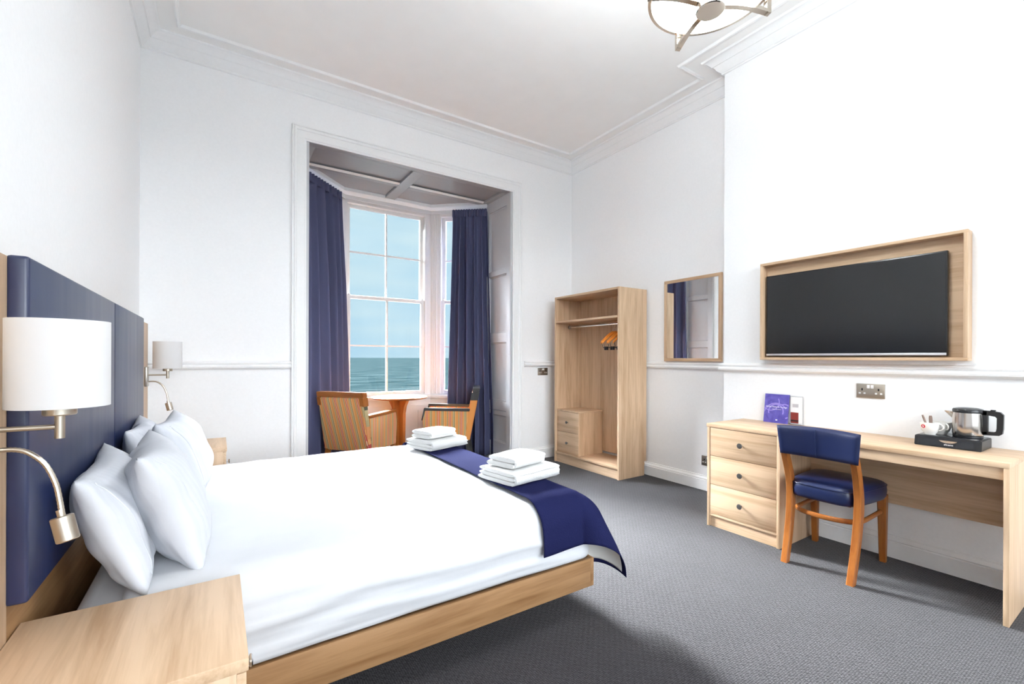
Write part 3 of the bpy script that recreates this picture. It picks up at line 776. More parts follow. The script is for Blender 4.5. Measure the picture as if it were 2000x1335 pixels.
# ================================================================== WALL LAMPS
def wall_lamp():
    t = thing('wall_lamp', (HX, 0, 0), 'x', 'wall lamp', 'bedside wall lamps on the headboard')
    X0 = HX; xs = -.281
    MB().box(X0, X0 + .014, -.052, .052, 1.0, 1.13, .002).build('wall_plate', 'nickel_plate', t)
    MB().tube([(X0 + .013, 0, 1.075), (xs, 0, 1.075)], .0055).build('arm', 'nickel', t)
    MB().tube([(xs, 0, 1.05), (xs, 0, 1.105)], .0085, 16).build('post', 'nickel', t)
    MB().lathe([(.026, 1.100), (.0275, 1.102), (.0275, 1.121), (.02, 1.123), (0, 1.123)], (xs, 0, 0), 'z', 28, caps=False).build('shade_holder', 'nickel', t)
    r = .082
    MB().lathe([(r, 1.118), (r, 1.302), (r - .002, 1.302), (r - .002, 1.118), (r, 1.118)], (xs, 0, 0), 'z', 56, caps=False).build('lamp_shade', 'lamp_shade', t)
    g = MB().lathe([(.0, 1.123), (.011, 1.124), (.013, 1.15), (.026, 1.19), (.03, 1.215), (.022, 1.24), (0, 1.25)], (xs, 0, 0), 'z', 20, caps=False)
    g.build('bulb', 'porcelain', t)
    pts = [(X0 + .013, .015, 1.030), (X0 + .045, .013, 1.031), (X0 + .070, .010, 1.022), (X0 + .095, .006, .996), (X0 + .112, .002, .955), (X0 + .120, -.002, .915), (X0 + .124, -.006, .888)]
    sp = []
    for i in range(len(pts) - 1):
        p0, p1, p2, p3 = (Vector(pts[max(0, min(len(pts) - 1, i + q))]) for q in (-1, 0, 1, 2))
        for k in range(8):
            s = k / 8
            sp.append(.5 * ((2 * p1) + (p2 - p0) * s + (2 * p0 - 5 * p1 + 4 * p2 - p3) * s * s + (3 * p1 - p0 - 3 * p2 + p3) * s ** 3))
    sp.append(Vector(pts[-1]))
    MB().tube(sp, [.0048 + .0006 * (i % 2) for i in range(len(sp))], 10).build('flexible_arm', 'nickel', t)
    a = Vector((X0 + .121, -.004, .893)); d = Vector((.24, -.16, -1)).normalized()
    h = MB().tube([a - d * .004, a + d * .006, a + d * .012], [.007, .007, .007], 16)
    h.build('reading_neck', 'nickel', t)
    h2 = MB().tube([a + d * .010, a + d * .012, a + d * .062, a + d * .064], [.017, .0195, .0195, .018], 24)
    h2.build('reading_light', 'nickel', t)
    return t
l1 = wall_lamp()
l2 = copy_tree(l1)
l1.location = (HX, 1.339, 0); l2.location = (HX, 3.875, .028)
tag(l1, 'brushed metal wall lamp with white drum shade in the near foreground'); tag(l2, 'brushed metal wall lamp with white drum shade at the far end of the headboard')

# ================================================================== WARDROBE
WX, WY0, WY1, WZ = 3.377, 3.18, 4.21, 1.95
wd = thing('wardrobe', (3.58, 3.7, 0), 'tall open oak wardrobe with hanging rail and two small drawers', 'wardrobe')
XW = XR - .036
# side panels are notched round the skirting
def notch(y0, y1): return MB().prism([(WX, 0), (XW - .03, 0), (XW - .03, .15), (XW, .15), (XW, WZ), (WX, WZ)], 'y', y0, y1, .001)
notch(WY0, WY0 + .022).build('side_panel', 'oak_z', wd); notch(WY1 - .022, WY1).build('side_panel', 'oak_z', wd)
MB().box(WX, XW, WY0 + .022, WY1 - .022, WZ - .022, WZ, .001).build('top_panel', 'oak_y', wd)
MB().box(WX + .002, XW, WY0 + .022, WY1 - .022, 1.642, 1.664, .001).build('shelf', 'oak_y', wd)
MB().box(XW - .014, XW, WY0 + .022, WY1 - .022, .15, WZ - .022).build('back_panel', 'oak_z', wd)
MB().box(WX + .002, XW, WY0 + .022, WY1 - .022, .100, .122, .001).build('base_panel', 'oak_y', wd)
MB().box(WX + .016, WX + .034, WY0 + .022, WY1 - .022, 0, .100).build('plinth', 'oak_y', wd)
MB().box(WX + .022, XW - .02, WY1 - .022 - .385, WY1 - .022, .604, .622, .001).build('drawer_top', 'oak_x', wd)
MB().box(WX + .024, XW - .02, WY1 - .022 - .385, WY1 - .022 - .367, .122, .604).build('drawer_side', 'oak_z', wd)
for z0, z1 in ((.368, .601), (.126, .364)):
    d = MB().box(WX + .022, WX + .04, WY1 - .404, WY1 - .025, z0, z1, .001).build('drawer', 'oak_y', wd)
    MB().lathe([(.006, 0), (.005, -.012), (.015, -.018), (.016, -.022), (.012, -.026), (0, -.027)], (WX + .022, WY1 - .215, (z0 + z1) / 2), 'x', 18, caps=False).build('knob', 'pewter_knob', d)
rail = MB().tube([(3.59, WY0 + .022, 1.600), (3.59, WY1 - .022, 1.600)], .0125, 16).build('hanging_rail', 'chrome', wd)
for yy in (WY0 + .022, WY1 - .034):
    MB().lathe([(.022, 0), (.022, .012)], (3.59, yy, 1.600), 'y', 20).build('rail_socket', 'nickel_plate', wd)

# hangers
HLAB = ['nearest the middle of the rail', 'second from the middle of the rail', 'in the middle of the five', 'second from the right end of the rail', 'nearest the right side panel']
def hanger():
    t = thing('coat_hanger', (3.59, 0, 1.600), 'x', 'hanger', 'wooden coat hangers on the wardrobe rail')
    pts = []
    for k in range(15):
        a = -.2 + PI * 1.18 * k / 14
        pts.append((3.59 + .019 * math.cos(a), 0, 1.603 + .017 * math.sin(a)))
    pts = pts[::-1] if pts[0][0] < pts[-1][0] else pts
    hook = [(3.59, 0, 1.515), (3.59, 0, 1.545), (3.596, 0, 1.565), (3.606, 0, 1.585)] + pts
    MB().tube(hook, .0018, 8).build('hook', 'chrome', t)
    rings = []
    for i in range(21):
        s = -1 + 2 * i / 20
        x = 3.59 + s * .185; z = 1.508 - .115 * abs(s) ** 1.35
        y = .012 * (abs(s) ** 2)
        hh = .017 - .004 * abs(s); ww = .0075 + .002 * (1 - abs(s))
        rings.append([(x, y + ww * math.cos(2 * PI * q / 10), z + hh * math.sin(2 * PI * q / 10)) for q in range(10)])
    MB().loft(rings).build('shoulder', 'hanger_wood', t)
    MB().tube([(3.415, .008, 1.385), (3.43, .004, 1.342), (3.75, .004, 1.342), (3.765, .008, 1.385)], .003, 8).build('trouser_bar', 'black_plastic', t)
    for x in (3.455, 3.70):
        MB().box(x, x + .022, -.006, .012, 1.315, 1.352, .003).build('clip', 'black_plastic', t)
    return t
h0 = hanger()
for i, (yy, rz) in enumerate(((3.47, 6), (3.435, 2), (3.385, 7), (3.335, -2), (3.285, 3))):
    h = h0 if i == 0 else copy_tree(h0)
    h.location = (3.59, yy, 1.600); h.rotation_euler = (0, 0, R(rz))
    h['label'] = 'orange wooden coat hanger ' + HLAB[i]

# ================================================================== MIRROR, TV
mr = thing('wall_mirror', (3.81, 2.66, 1.2), 'upright oak framed mirror on the wall beside the wardrobe', 'mirror')
y0, y1, z0, z1, fwid = 2.347, 2.968, 1.200, 2.008, .030
for za, zb in ((z0, z0 + fwid), (z1 - fwid, z1)): MB().box(3.800, XR - .001, y0, y1, za, zb, .002).build('frame_rail', 'oak_y', mr)
for ya, yb in ((y0, y0 + fwid), (y1 - fwid, y1)): MB().box(3.800, XR - .001, ya, yb, z0 + fwid, z1 - fwid, .002).build('frame_stile', 'oak_z', mr)
MB().box(3.807, 3.812, y0 + fwid, y1 - fwid, z0 + fwid, z1 - fwid).build('mirror_glass', 'mirror_glass', mr, smooth=False)

tvf = thing('television_surround', (3.5, 1.25, 1.22), 'shallow oak box frame round the television above the desk', 'frame')
y0, y1, z0, z1, th = .684, 1.808, 1.219, 1.941, .018
MB().box(3.43, XB - .001, y0, y1, z1 - th, z1, .001).build('top_board', 'oak_y', tvf)
MB().box(3.43, XB - .001, y0, y1, z0, z0 + th, .001).build('bottom_board', 'oak_y', tvf)
MB().box(3.43, XB - .001, y0, y0 + th, z0 + th, z1 - th, .001).build('side_board', 'oak_z', tvf)
MB().box(3.43, XB - .001, y1 - th, y1, z0 + th, z1 - th, .001).build('side_board', 'oak_z', tvf)
MB().box(3.502, XB - .001, y0 + th, y1 - th, z0 + th, z1 - th).build('back_board', 'oak_y', tvf)
tv = thing('television', (3.47, 1.28, 1.24), 'wide black flat screen television mounted inside the oak frame', 'television')
ty0, ty1, tz0, tz1 = .772, 1.779, 1.246, 1.846
MB().box(3.462, 3.492, ty0, ty1, tz0, tz1, .004).build('casing', 'bezel', tv)
MB().box(3.490, 3.503, .95, 1.6, 1.32, 1.72).build('wall_bracket', 'black_plastic', tv)
MB().box(3.4605, 3.463, ty0 + .009, ty1 - .009, tz0 + .022, tz1 - .009).build('screen', 'tv_screen', tv, smooth=False)
MB().box(3.458, 3.464, ty0 + .004, ty1 - .004, tz0 + .004, tz0 + .018, .001).build('silver_strip', 'silver_strip', tv)

# ================================================================== DESK
DX, DY_0, DY_1, DZ = 3.03, .465, 1.982, .750
DB = XB - .036   # back of the desk clears the skirting
dk = thing('desk', (3.28, 1.2, 0), 'long oak desk with three drawers at one end, below the television', 'desk')
MB().box(DX, XB - .003, DY_0 - .0, DY_1 + .004, DZ - .025, DZ, .0015).build('desktop', 'oak_y', dk)
MB().box(DX + .001, DB, DY_0, DY_0 + .02, 0, DZ - .025, .001).build('end_panel', 'oak_z', dk)
MB().box(DX + .001, DB, 1.468, 1.488, 0, DZ - .025, .001).build('end_panel', 'oak_z', dk)
MB().box(DX + .001, DB, 1.960, 1.980, 0, DZ - .025, .001).build('end_panel', 'oak_z', dk)
MB().box(DX + .014, DX + .032, DY_0 + .02, 1.468, .668, DZ - .025, .001).build('apron', 'oak_y', dk)
MB().box(DB - .03, DB - .012, DY_0 + .02, 1.468, .345, DZ - .025, .001).build('modesty_panel', 'oak_y', dk)
MB().box(DB - .012, DB, 1.488, 1.960, .02, DZ - .025).build('back_panel', 'oak_y', dk)
MB().box(DX + .004, DB - .012, 1.488, 1.960, .078, .094, .001).build('base_panel', 'oak_y', dk)
MB().box(DX + .014, DX + .03, 1.488, 1.960, 0, .078).build('plinth', 'oak_y', dk)
for z0, z1 in ((.519, .722), (.311, .516), (.096, .308)):
    d = MB().box(DX + .003, DX + .021, 1.4905, 1.9575, z0, z1, .0012).build('drawer', 'oak_y', dk)
    MB().lathe([(.0065, 0), (.0055, -.014), (.0055, -.016), (.0175, -.021), (.0185, -.024), (.0165, -.028), (.004, -.0295), (0, -.0295)], (DX + .003, 1.724, (z0 + z1) / 2 + .004), 'x', 24, caps=False).build('knob', 'pewter_knob', d)

# ================================================================== DESK CHAIR
dc = thing('desk_chair', (3.12, 1.22, 0), 'navy leather dining chair with orange beech legs pushed up to the desk', 'chair')
def leg_loft(pts, sizes):
    rings = []
    for (x, y, z), (a, b) in zip(pts, sizes):
        c = .25
        rings.append([(x - a, y - b * (1 - c), z), (x - a * (1 - c), y - b, z), (x + a * (1 - c), y - b, z), (x + a, y - b * (1 - c), z), (x + a, y + b * (1 - c), z), (x + a * (1 - c), y + b, z), (x - a * (1 - c), y + b, z), (x - a, y + b * (1 - c), z)])
    return MB().loft(rings)
def curve(fn, n=14): return [fn(i / n) for i in range(n + 1)]
for s in (-1, 1):
    yb = 1.195 + s * .165
    def back(t):
        z = t * .70
        x = 2.882 + .085 * math.sin(min(1, t / .62) * PI / 2) ** 1.0 if t < .62 else 2.967 - .085 * ((t - .62) / .38) ** 1.5
        return (x, yb + s * (.004 + .012 * t), z)
    leg_loft(curve(back), [(.026 - .010 * abs(t / 14 - .55), .0185) for t in range(15)]).build('leg', 'beech_z', dc)
    yf = 1.225 + s * .185
    leg_loft(curve(lambda t: (3.385 - .012 * t, yf, t * .41)), [(.016 + .008 * t / 14, .016 + .007 * t / 14) for t in range(15)]).build('leg', 'beech_z', dc)
# bent U stretcher
U = []
for k in range(25):
    a = -PI / 2 - PI * k / 24
    U.append((3.09 + .115 * math.cos(a), 1.205 + .155 * -math.sin(a), .305))
path = [(3.37, 1.205 + .182, .305)] + [(3.12, 1.205 + .168, .305)] + [(3.06 + .10 * math.cos(PI / 2 + PI * k / 20), 1.205 + .166 * math.sin(PI / 2 + PI * k / 20), .305) for k in range(21)] + [(3.12, 1.205 - .168, .305), (3.37, 1.205 - .160, .305)]
MB().tube(path, .0145, 10, sx=.8).build('stretcher', 'beech_x', dc)
MB().lathe([(.006, 0), (.006, .004), (.003, .006), (0, .006)], (3.38, 1.225 - .206, .305), 'y', 12, caps=False)
# seat cushion
def seat_outline(t):
    a = 2 * PI * t; c, s = math.cos(a), math.sin(a)
    x = math.copysign(abs(c) ** .42, c); y = math.copysign(abs(s) ** .42, s)
    w = .175 + .040 * (x + 1) / 2
    return 3.165 + .232 * x, 1.207 + w * y
rings = []
for sc, z in ((.0, .395), (.90, .393), (.97, .399), (1.0, .415), (1.015, .445), (1.0, .474), (.965, .490), (.90, .497), (.6, .502), (.0, .503)):
    rings.append([(3.165 + (seat_outline(k / 56)[0] - 3.165) * max(sc, .002), 1.207 + (seat_outline(k / 56)[1] - 1.207) * max(sc, .002), z) for k in range(56)])
seat = MB().loft(rings).build('seat', 'navy_leather', dc, angle=60)
pip = [(3.165 + (seat_outline(k / 56)[0] - 3.165) * 1.004, 1.207 + (seat_outline(k / 56)[1] - 1.207) * 1.004, .478) for k in range(57)]
MB().tube(pip, .0032, 8).build('piping', 'navy_leather', seat)
MB().box(3.0, 3.36, 1.07, 1.345, .385, .40, .003).build('seat_frame', 'beech_x', dc)
# padded back, gently curved
def back_pt(a, b, side):
    """a -1..1 across y, b 0..1 up"""
    y = 1.178 + a * (.198 + .015 * b); z = .660 + .168 * b + (.006 * (1 - a * a) if b > .5 else -.004 * (1 - a * a))
    x = 2.845 + .040 * (1 - a * a) - .012 * b
    e = (max(0, 1 - abs(a) ** 12) * max(0, 1 - abs(2 * b - 1) ** 6)) ** .5
    return Vector((x + side * .021 * e, y, z))
bk = MB().grid(lambda u, v: back_pt(2 * u - 1, v, -1), 36, 14).grid(lambda u, v: back_pt(2 * u - 1, v, 1), 36, 14)
bmesh.ops.remove_doubles(bk.bm, verts=bk.bm.verts, dist=.0004)
bko = bk.build('backrest', 'navy_leather', dc, angle=70)
MB().tube([back_pt(.06, v / 14, -1) + Vector((-.001, 0, 0)) for v in range(1, 14)], .0026, 6).build('seam', 'navy_leather', bko)

# ================================================================== THINGS ON THE DESK
# hospitality tray
tr = thing('hospitality_tray', (3.39, .73, DZ), 'black hospitality tray with a front drawer carrying the kettle and cups', 'tray')
TX0, TX1, TY0, TY1, TZ = 3.278, 3.492, .602, .868, DZ + .054
MB().prism([(TX0, DZ), (TX1, DZ), (TX1, TZ), (TX0 + .012, TZ)], 'y', TY0, TY1, .003).build('tray_body', 'black_plastic', tr)
dr = MB().prism([(TX0 - .004, DZ + .006), (TX0 + .006, DZ + .006), (TX0 + .014, DZ + .042), (TX0 + .004, DZ + .042)], 'y', TY0 + .028, TY1 - .02, .001).build('drawer', 'black_gloss', tr)
yc = .727
hp = [(yc + .036 * math.cos(a), DZ + .040 - .013 * math.sin(a)) for a in [PI * k / 16 for k in range(17)]]
MB().prism(hp, 'x', TX0 - .005, TX0 + .006).build('drawer_pull', 'chrome', dr)
MB().box(TX0 + .02, TX1 - .006, TY0 + .008, TY1 - .008, TZ - .0005, TZ + .002, .001).build('top_mat', 'black_gloss', tr)
Mt = Matrix.Translation((TX0 - .0042, yc - .002, DZ + .018)) @ Matrix(((0, 0, -1, 0), (-1, 0, 0, 0), (0, 1, 0, 0), (0, 0, 0, 1)))
text_mesh('brand_lettering', 'alcane', .0135, 'white_ink', dr, Mt, .0006, 1.1)

# kettle
KX, KY, KZ = 3.405, .677, TZ + .002
kt = thing('kettle', (KX, KY, KZ), 'small brushed steel electric kettle with black handle on the tray', 'kettle')
MB().lathe([(.0, 0), (.058, 0), (.060, .003), (.060, .012), (.055, .014), (0, .014)], (KX, KY, KZ), 'z', 40, caps=False).build('power_base', 'black_plastic', kt)
MB().lathe([(.0, .014), (.060, .014), (.0625, .018), (.0625, .07), (.0605, .135), (.058, .138), (0, .138)], (KX, KY, KZ), 'z', 48, caps=False).build('body', 'steel', kt)
MB().lathe([(.061, .133), (.0615, .137), (.0615, .147), (.058, .153), (.04, .158), (.012, .160), (0, .160)], (KX, KY, KZ), 'z', 44, caps=False).build('lid', 'black_plastic', kt)
# spout points towards +y (left in the picture)
sp = []
for t in range(5):
    q = t / 4; w = .024 * (1 - q) + .007 * q; y = KY + .052 + .040 * q; zb = KZ + .085 + .045 * q; ztp = KZ + .134 + .002 * q
    sp.append([(KX - w, y, ztp), (KX - w * .8, y, (zb + ztp) / 2), (KX, y, zb), (KX + w * .8, y, (zb + ztp) / 2), (KX + w, y, ztp)])
MB().loft(sp).build('spout', 'steel', kt)
def khandle():
    pts = [(KY - .050, KZ + .150), (KY - .085, KZ + .150), (KY - .122, KZ + .146), (KY - .134, KZ + .132), (KY - .133, KZ + .06), (KY - .130, KZ + .034), (KY - .118, KZ + .024), (KY - .085, KZ + .022), (KY - .058, KZ + .020)]
    inn = [(KY - .050, KZ + .128), (KY - .080, KZ + .126), (KY - .104, KZ + .122), (KY - .110, KZ + .114), (KY - .109, KZ + .06), (KY - .107, KZ + .046), (KY - .100, KZ + .040), (KY - .080, KZ + .040), (KY - .058, KZ + .038)]
    m = MB(); w = .013
    rings = []
    for a, b in zip(pts, inn):
        rings.append([(KX - w, a[0], a[1]), (KX + w, a[0], a[1]), (KX + w, b[0], b[1]), (KX - w, b[0], b[1])])
    m.loft(rings)
    m.box(KX - w, KX + w, KY - .078, KY - .054, KZ + .022, KZ + .15, .004)
    return m
khandle().build('handle', 'black_plastic', kt, angle=45)
MB().box(KX - .008, KX + .008, KY - .105, KY - .085, KZ + .149, KZ + .156, .003).build('switch', 'black_plastic', kt)

def cup(x, y, label, logo, hang):
    z = TZ + .002
    t = thing('cup', (x, y, z), label, 'cup', 'white cups on the tray')
    body = [(.0, .002), (.019, .002), (.020, 0), (.023, 0), (.024, .004), (.036, .022), (.043, .045), (.0445, .068), (.0425, .068), (.041, .046), (.034, .024), (.02, .008), (0, .007)]
    MB().lathe(body, (x, y, z), 'z', 36, caps=False).build('bowl', 'porcelain', t)
    dx, dy = math.cos(R(hang)), math.sin(R(hang))
    hp = []
    for k in range(13):
        a = -PI / 2 + PI * k / 12 * 1.0
        rr = .040 + .022 * math.cos(a)
        hp.append((x + dx * rr, y + dy * rr, z + .044 + .017 * math.sin(a)))
    MB().tube(hp, .0036, 10).build('handle', 'porcelain', t)
    if logo is not None:
        lx, ly = math.cos(R(logo)), math.sin(R(logo))
        c = Vector((x + lx * .0436, y + ly * .0436, z + .046)); u = Vector((-ly, lx, 0)); v = Vector((lx * .22, ly * .22, 1)).normalized(); n = u.cross(v).normalized()
        if n.dot(Vector((lx, ly, 0))) < 0: n = -n
        def disc(r, d0, d1, yo=1.0):
            ring = lambda d: [c + u * r * math.cos(2 * PI * k / 24) + v * r * yo * math.sin(2 * PI * k / 24) + n * d for k in range(24)]
            return MB().loft([ring(d0), ring(d1)])
        lo = disc(.0105, -.003, .0006).build('red_badge', 'red_logo', t)
        MB().loft([[c + u * a + v * b + n * d for a, b in ((-.0022, -.0055), (.0022, -.0055), (.0022, .0055), (-.0022, .0055))] for d in (0, .0009)]).build('badge_mark', 'white_ink', lo)
    return t
cup(3.352, .818, 'white cup with a red round badge at the front of the tray', 152, -105)
cup(3.425, .788, 'plain white cup behind the badged cup and beside the kettle', None, -140)
def sachet(b, tp, w, label):
    b, tp = Vector(b), Vector(tp); d = (tp - b); L = d.length; d.normalize(); sd = d.cross(Vector((.55, .83, 0))).normalized()
    n = d.cross(sd)
    rings = []
    for k in range(9):
        q = k / 8; ww = w * (.45 + .55 * math.sin(min(1, q * 1.1) * PI / 2)) * (1 if q < .85 else 1 - (q - .85) * 2.2); tt = .0025
        p = b + d * L * q
        rings.append([p + sd * ww + n * tt, p - sd * ww + n * tt, p - sd * ww - n * tt, p + sd * ww - n * tt])
    o = MB().loft(rings).build('stirrer', 'brown_wrap', None, angle=50)
    return tag(o, label, 'stirrer', 'brown stirrers in the badged cup')
sachet((3.353, .822, TZ + .012), (3.343, .849, TZ + .108), .0045, 'narrow brown stirrer leaning left in the badged cup')
sachet((3.356, .814, TZ + .012), (3.356, .818, TZ + .106), .0085, 'wide brown spoon-shaped stirrer standing upright in the badged cup')

# brochure and leaflet holder
br = thing('brochure', (3.49, 1.72, DZ), 'violet brochure with white title standing on the desk against the wall', 'brochure')
tilt = .030
BF = 3.478
def bpt(y, z, d=0): return Vector((BF + tilt * (z - DZ) / .21 + d, y, z))
def plate(y0, y1, z0, z1, d0, d1): return MB().loft([[bpt(y0, z0, d), bpt(y1, z0, d), bpt(y1, z1, d), bpt(y0, z1, d)] for d in (d0, d1)])
cov = plate(1.632, 1.806, DZ, DZ + .212, 0, .004).build('cover', 'brochure_violet', br, smooth=False)
for (cy, cz, rad, a0, a1, w) in ((1.72, DZ + .085, .052, -20, 200, .004), (1.72, DZ + .06, .085, 10, 140, .0035), (1.66, DZ + .09, .05, 60, 260, .004), (1.76, DZ + .15, .06, 150, 330, .003)):
    mm = MB(); rr = []
    for k in range(25):
        a = R(a0 + (a1 - a0) * k / 24)
        row = []
        for q in (rad - w, rad + w):
            y = min(1.803, max(1.635, cy + q * math.cos(a))); z = min(DZ + .21, max(DZ + .002, cz + q * math.sin(a)))
            row.append(bpt(y, z, -.0006))
        rr.append(row)
    mm.loft(rr, closed=False); mm.build('swirl', 'lilac_ink', cov, smooth=False, fix=False)
def text_on_cover(nm, txt, size, y, z, mat='white_ink'):
    M0 = Matrix.Translation(bpt(y, z, -.0010)) @ Matrix.Rotation(math.atan(tilt / .21), 4, 'Y') @ Matrix(((0, 0, -1, 0), (-1, 0, 0, 0), (0, 1, 0, 0), (0, 0, 0, 1)))
    return text_mesh(nm, txt, size, mat, cov, M0, .0002)
text_on_cover('title_lettering', 'Hythe Hotel & Lounge', .0165, 1.718, DZ + .118)
text_on_cover('subtitle_lettering', 'room information', .009, 1.715, DZ + .101)
MB().prism([(1.712 + .008 * math.cos(a), DZ + .022 + .004 * math.sin(a)) for a in [2 * PI * k / 12 for k in range(12)]], 'x', BF + .0025, BF + .005).build('cover_emblem', 'white_ink', cov)
lh = thing('leaflet_holder', (3.505, 1.60, DZ), 'clear stand holding a white leaflet with a red picture beside the violet brochure', 'leaflet holder')
def lpl(y0, y1, z0, z1, x0, x1): return MB().box(x0, x1, y0, y1, z0, z1)
lpl(1.545, 1.626, DZ + .002, DZ + .200, 3.508, 3.510).build('leaflet', 'white_paper', lh, smooth=False)
lpl(1.572, 1.624, DZ + .010, DZ + .088, 3.5072, 3.508).build('red_picture', 'photo_red', lh, smooth=False)
lpl(1.572, 1.624, DZ + .022, DZ + .034, 3.5066, 3.5072).build('dark_band', 'photo_dark', lh, smooth=False)
lpl(1.572, 1.612, DZ + .125, DZ + .15, 3.5072, 3.508).build('grey_text_block', 'silver_strip', lh, smooth=False)
lpl(1.542, 1.629, DZ, DZ + .205, 3.5102, 3.5118).box(3.490, 3.5118, 1.542, 1.629, DZ, DZ + .002).box(3.490, 3.4915, 1.542, 1.629, DZ, DZ + .012).build('clear_stand', 'clear_acrylic', lh, smooth=False)

# ================================================================== SOCKETS
def socket(name_label, plane, c, w, h, mat, sw=True):
    """double wall socket; plane: 'x' (faces -x) or 'y' (faces -y); c = centre on the wall"""
    t = thing('wall_socket', c, name_label, 'socket', 'double wall sockets')
    def B(u0, u1, v0, v1, d0, d1, bev=0):
        if plane == 'x': return MB().box(c[0] - d1, c[0] - d0, c[1] - u1, c[1] - u0, c[2] + v0, c[2] + v1, bev)
        return MB().box(c[0] + u0, c[0] + u1, c[1] - d1, c[1] - d0, c[2] + v0, c[2] + v1, bev)
    B(-w / 2, w / 2, -h / 2, h / 2, 0.0, .008, .002).build('plate', mat, t)
    for s in (-1, 1):
        B(s * .010 - .0075, s * .010 + .0075, h * .18, h * .42, .008, .012, .001).build('switch', 'white_plastic', t)
        o = B(s * w * .29 - .004, s * w * .29 + .004, h * .02, h * .18, .0078, .009).build('earth_slot', 'black_plastic', t)
        for q in (-1, 1):
            B(s * w * .29 + q * .013 - .0055, s * w * .29 + q * .013 + .0055, -h * .22, -h * .11, .0078, .0092).build('pin_slot', 'white_plastic', t)
    return t
socket('brushed steel double socket on the wall above the desk', 'x', (XB, 1.148, 1.0215), .150, .092, 'nickel')
socket('dark metal double socket under the dado rail between the bay and wardrobe', 'y', (3.36, YB, 1.062), .150, .090, 'nickel_plate')
socket('grey double socket low on the wall, half hidden behind the desk drawers', 'x', (XR, 2.482, .274), .142, .090, 'nickel_plate')

# ================================================================== ARMCHAIRS AND TABLE IN THE BAY
def armchair(loc, yaw, w, label, back_m, side_m):
    t = thing('armchair', (0, 0, 0), label, 'armchair', 'striped armchairs in the bay')
    W = .535; H = .885
    lean = lambda z: -.115 * (z - .28) / .6
    def prism_lean(y0, y1, z0, z1, d0, d1, bev):
        m = MB(); m.prism([(d0 + lean(z0), z0), (d1 + lean(z0), z0), (d1 + lean(z1), z1), (d0 + lean(z1), z1)], 'y', y0, y1, bev); return m
    prism_lean(-W / 2 + .004, W / 2 - .004, .285, H - .05, -.005, .075, .012).build('backrest', back_m, t)
    prism_lean(-W / 2, W / 2, H - .052, H, -.008, .072, .006).build('top_rail', w + '_y', t)
    for s in (-1, 1):
        y0, y1 = sorted((s * (W / 2 - .045), s * (W / 2 + .002)))
        prism_lean(y0, y1, H - .14, H - .05, -.010, .078, .005).build('back_post', w + '_z', t)
        ya, yb = sorted((s * (W / 2 - .06), s * (W / 2)))
        MB().prism([(.04, .285), (.50, .285), (.52, .52), (.505, .635), (-.0, .625)], 'y', ya, yb, .008).build('arm_panel', side_m, t)
        ya2, yb2 = sorted((s * (W / 2 - .064), s * (W / 2 + .004)))
        MB().prism([(-.005, .622), (.49, .633), (.522, .52), (.534, .524), (.505, .662), (-.01, .652)], 'y', ya2, yb2, .004).build('armrest', w + '_x', t)
        MB().prism([(.455, 0), (.485, 0), (.51, .29), (.46, .29)], 'y', s * (W / 2 - .03) - .021, s * (W / 2 - .03) + .021, .003).build('leg', w + '_z', t)
        MB().prism([(-.055, 0), (-.022, 0), (.055, .30), (.005, .30)], 'y', s * (W / 2 - .03) - .021, s * (W / 2 - .03) + .021, .003).build('leg', w + '_z', t)
    MB().box(.06, .51, -W / 2 + .062, W / 2 - .062, .30, .45, .03, 3).build('seat_cushion', 'stripe_y_plain', t)
    t.location = loc; t.rotation_euler = (0, 0, R(yaw))
    return t
armchair((1.095, 4.70, 0), 40, 'beech', 'striped armchair with orange wood frame, its back to the bed', 'stripe_y', 'stripe_x')
armchair((2.515, 4.74, 0), 151, 'darkwood', 'striped armchair with dark wood frame by the right curtain', 'stripe_y_plain', 'stripe_x')

tb = thing('round_table', (1.79, 5.12, 0), 'round wooden pedestal table between the two armchairs', 'table')
TBZ = .772
MB().lathe([(0, TBZ - .026), (.285, TBZ - .026), (.312, TBZ - .020), (.322, TBZ - .010), (.322, TBZ - .004), (.316, TBZ), (0, TBZ)], (1.79, 5.12, 0), 'z', 64, caps=False).build('tabletop', 'beech_x', tb)
ped = [(-.155, TBZ - .026), (-.13, TBZ - .06), (-.10, TBZ - .12), (-.082, TBZ - .2), (-.075, .10), (-.10, .035), (-.20, .03), (-.21, 0), (.21, 0), (.20, .03), (.10, .035), (.075, .10), (.082, TBZ - .2), (.10, TBZ - .12), (.13, TBZ - .06), (.155, TBZ - .026)]
def blade(ang):
    m = MB().prism(ped, 'y', -.017, .017, .002)
    bmesh.ops.transform(m.bm, matrix=Matrix.Translation((1.79, 5.12, 0)) @ Matrix.Rotation(R(ang), 4, 'Z'), verts=m.bm.verts); return m
blade(20).build('pedestal_board', 'beech_z', tb); blade(110).build('pedestal_board', 'beech_z', tb)

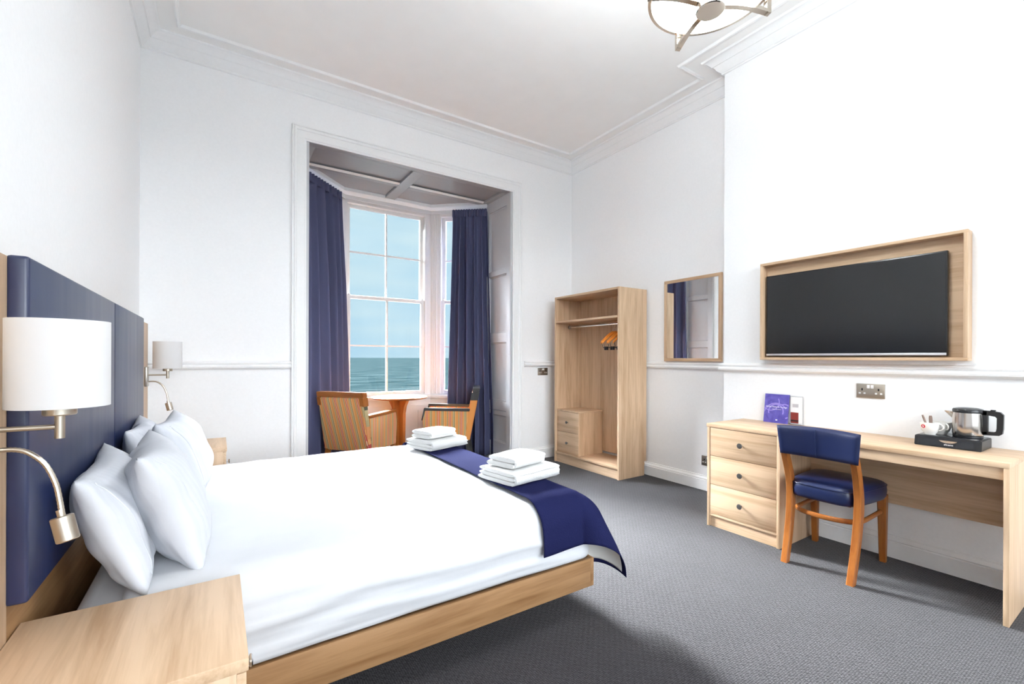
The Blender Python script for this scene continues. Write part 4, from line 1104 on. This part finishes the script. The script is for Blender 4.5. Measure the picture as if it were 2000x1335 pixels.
# ================================================================== CEILING LIGHT
CX, CY, CZR, CR = 1.736, 1.127, 2.765, .252
cl = thing('ceiling_light', (CX, CY, ZC), 'round ceiling light with white glass drum and bronze chrome arms', 'ceiling light')
MB().lathe([(0, ZC), (.065, ZC), (.065, ZC - .02), (.055, ZC - .03), (0, ZC - .03)], (CX, CY, 0), 'z', 32, caps=False).build('ceiling_rose', 'chrome_warm', cl)
MB().tube([(CX, CY, ZC - .025), (CX, CY, CZR + .16)], .011, 14).build('stem', 'chrome_warm', cl)
MB().lathe([(0, CZR + .150), (CR - .03, CZR + .150), (CR - .008, CZR + .142), (CR - .008, CZR + .012), (CR - .02, CZR + .005), (CR - .06, CZR - .006), (0, CZR - .018)], (CX, CY, 0), 'z', 64, caps=False).build('glass_drum', 'opal_lit', cl)
MB().lathe([(CR - .014, CZR), (CR, CZR), (CR, CZR + .012), (CR - .014, CZR + .012), (CR - .014, CZR)], (CX, CY, 0), 'z', 72, caps=False).build('rim_ring', 'chrome_warm', cl)
hub = MB().lathe([(0, CZR - .077), (.054, CZR - .077), (.058, CZR - .073), (.058, CZR - .022), (.04, CZR - .012), (0, CZR - .012)], (CX, CY, 0), 'z', 40, caps=False).build('hub', 'chrome_warm', cl)
for k in range(4):
    a = R(65 + 90 * k)
    d = Vector((math.cos(a), math.sin(a), 0)); n = Vector((-d.y, d.x, 0)); c = Vector((CX, CY, 0)); rings = []
    for i in range(13):
        q = i / 12; r = .045 + (CR + .022 - .045) * q; z = CZR - .046 + .030 * math.sin(q * PI) * .4 - .004 * q
        for_w, hh = .012, .008
        rings.append([c + d * r + n * for_w + Vector((0, 0, z - hh)), c + d * r - n * for_w + Vector((0, 0, z - hh)), c + d * r - n * for_w + Vector((0, 0, z + hh)), c + d * r + n * for_w + Vector((0, 0, z + hh))])
    arm = MB().loft(rings).build('arm', 'chrome_warm', cl)
    r = CR + .016; p = c + d * r
    bx = [p + d * .008 + n * .011, p + d * .008 - n * .011, p - d * .012 - n * .011, p - d * .012 + n * .011]
    MB().loft([[b + Vector((0, 0, z)) for b in bx] for z in (CZR - .056, CZR + .045)]).build('arm_clamp', 'chrome_warm', arm)
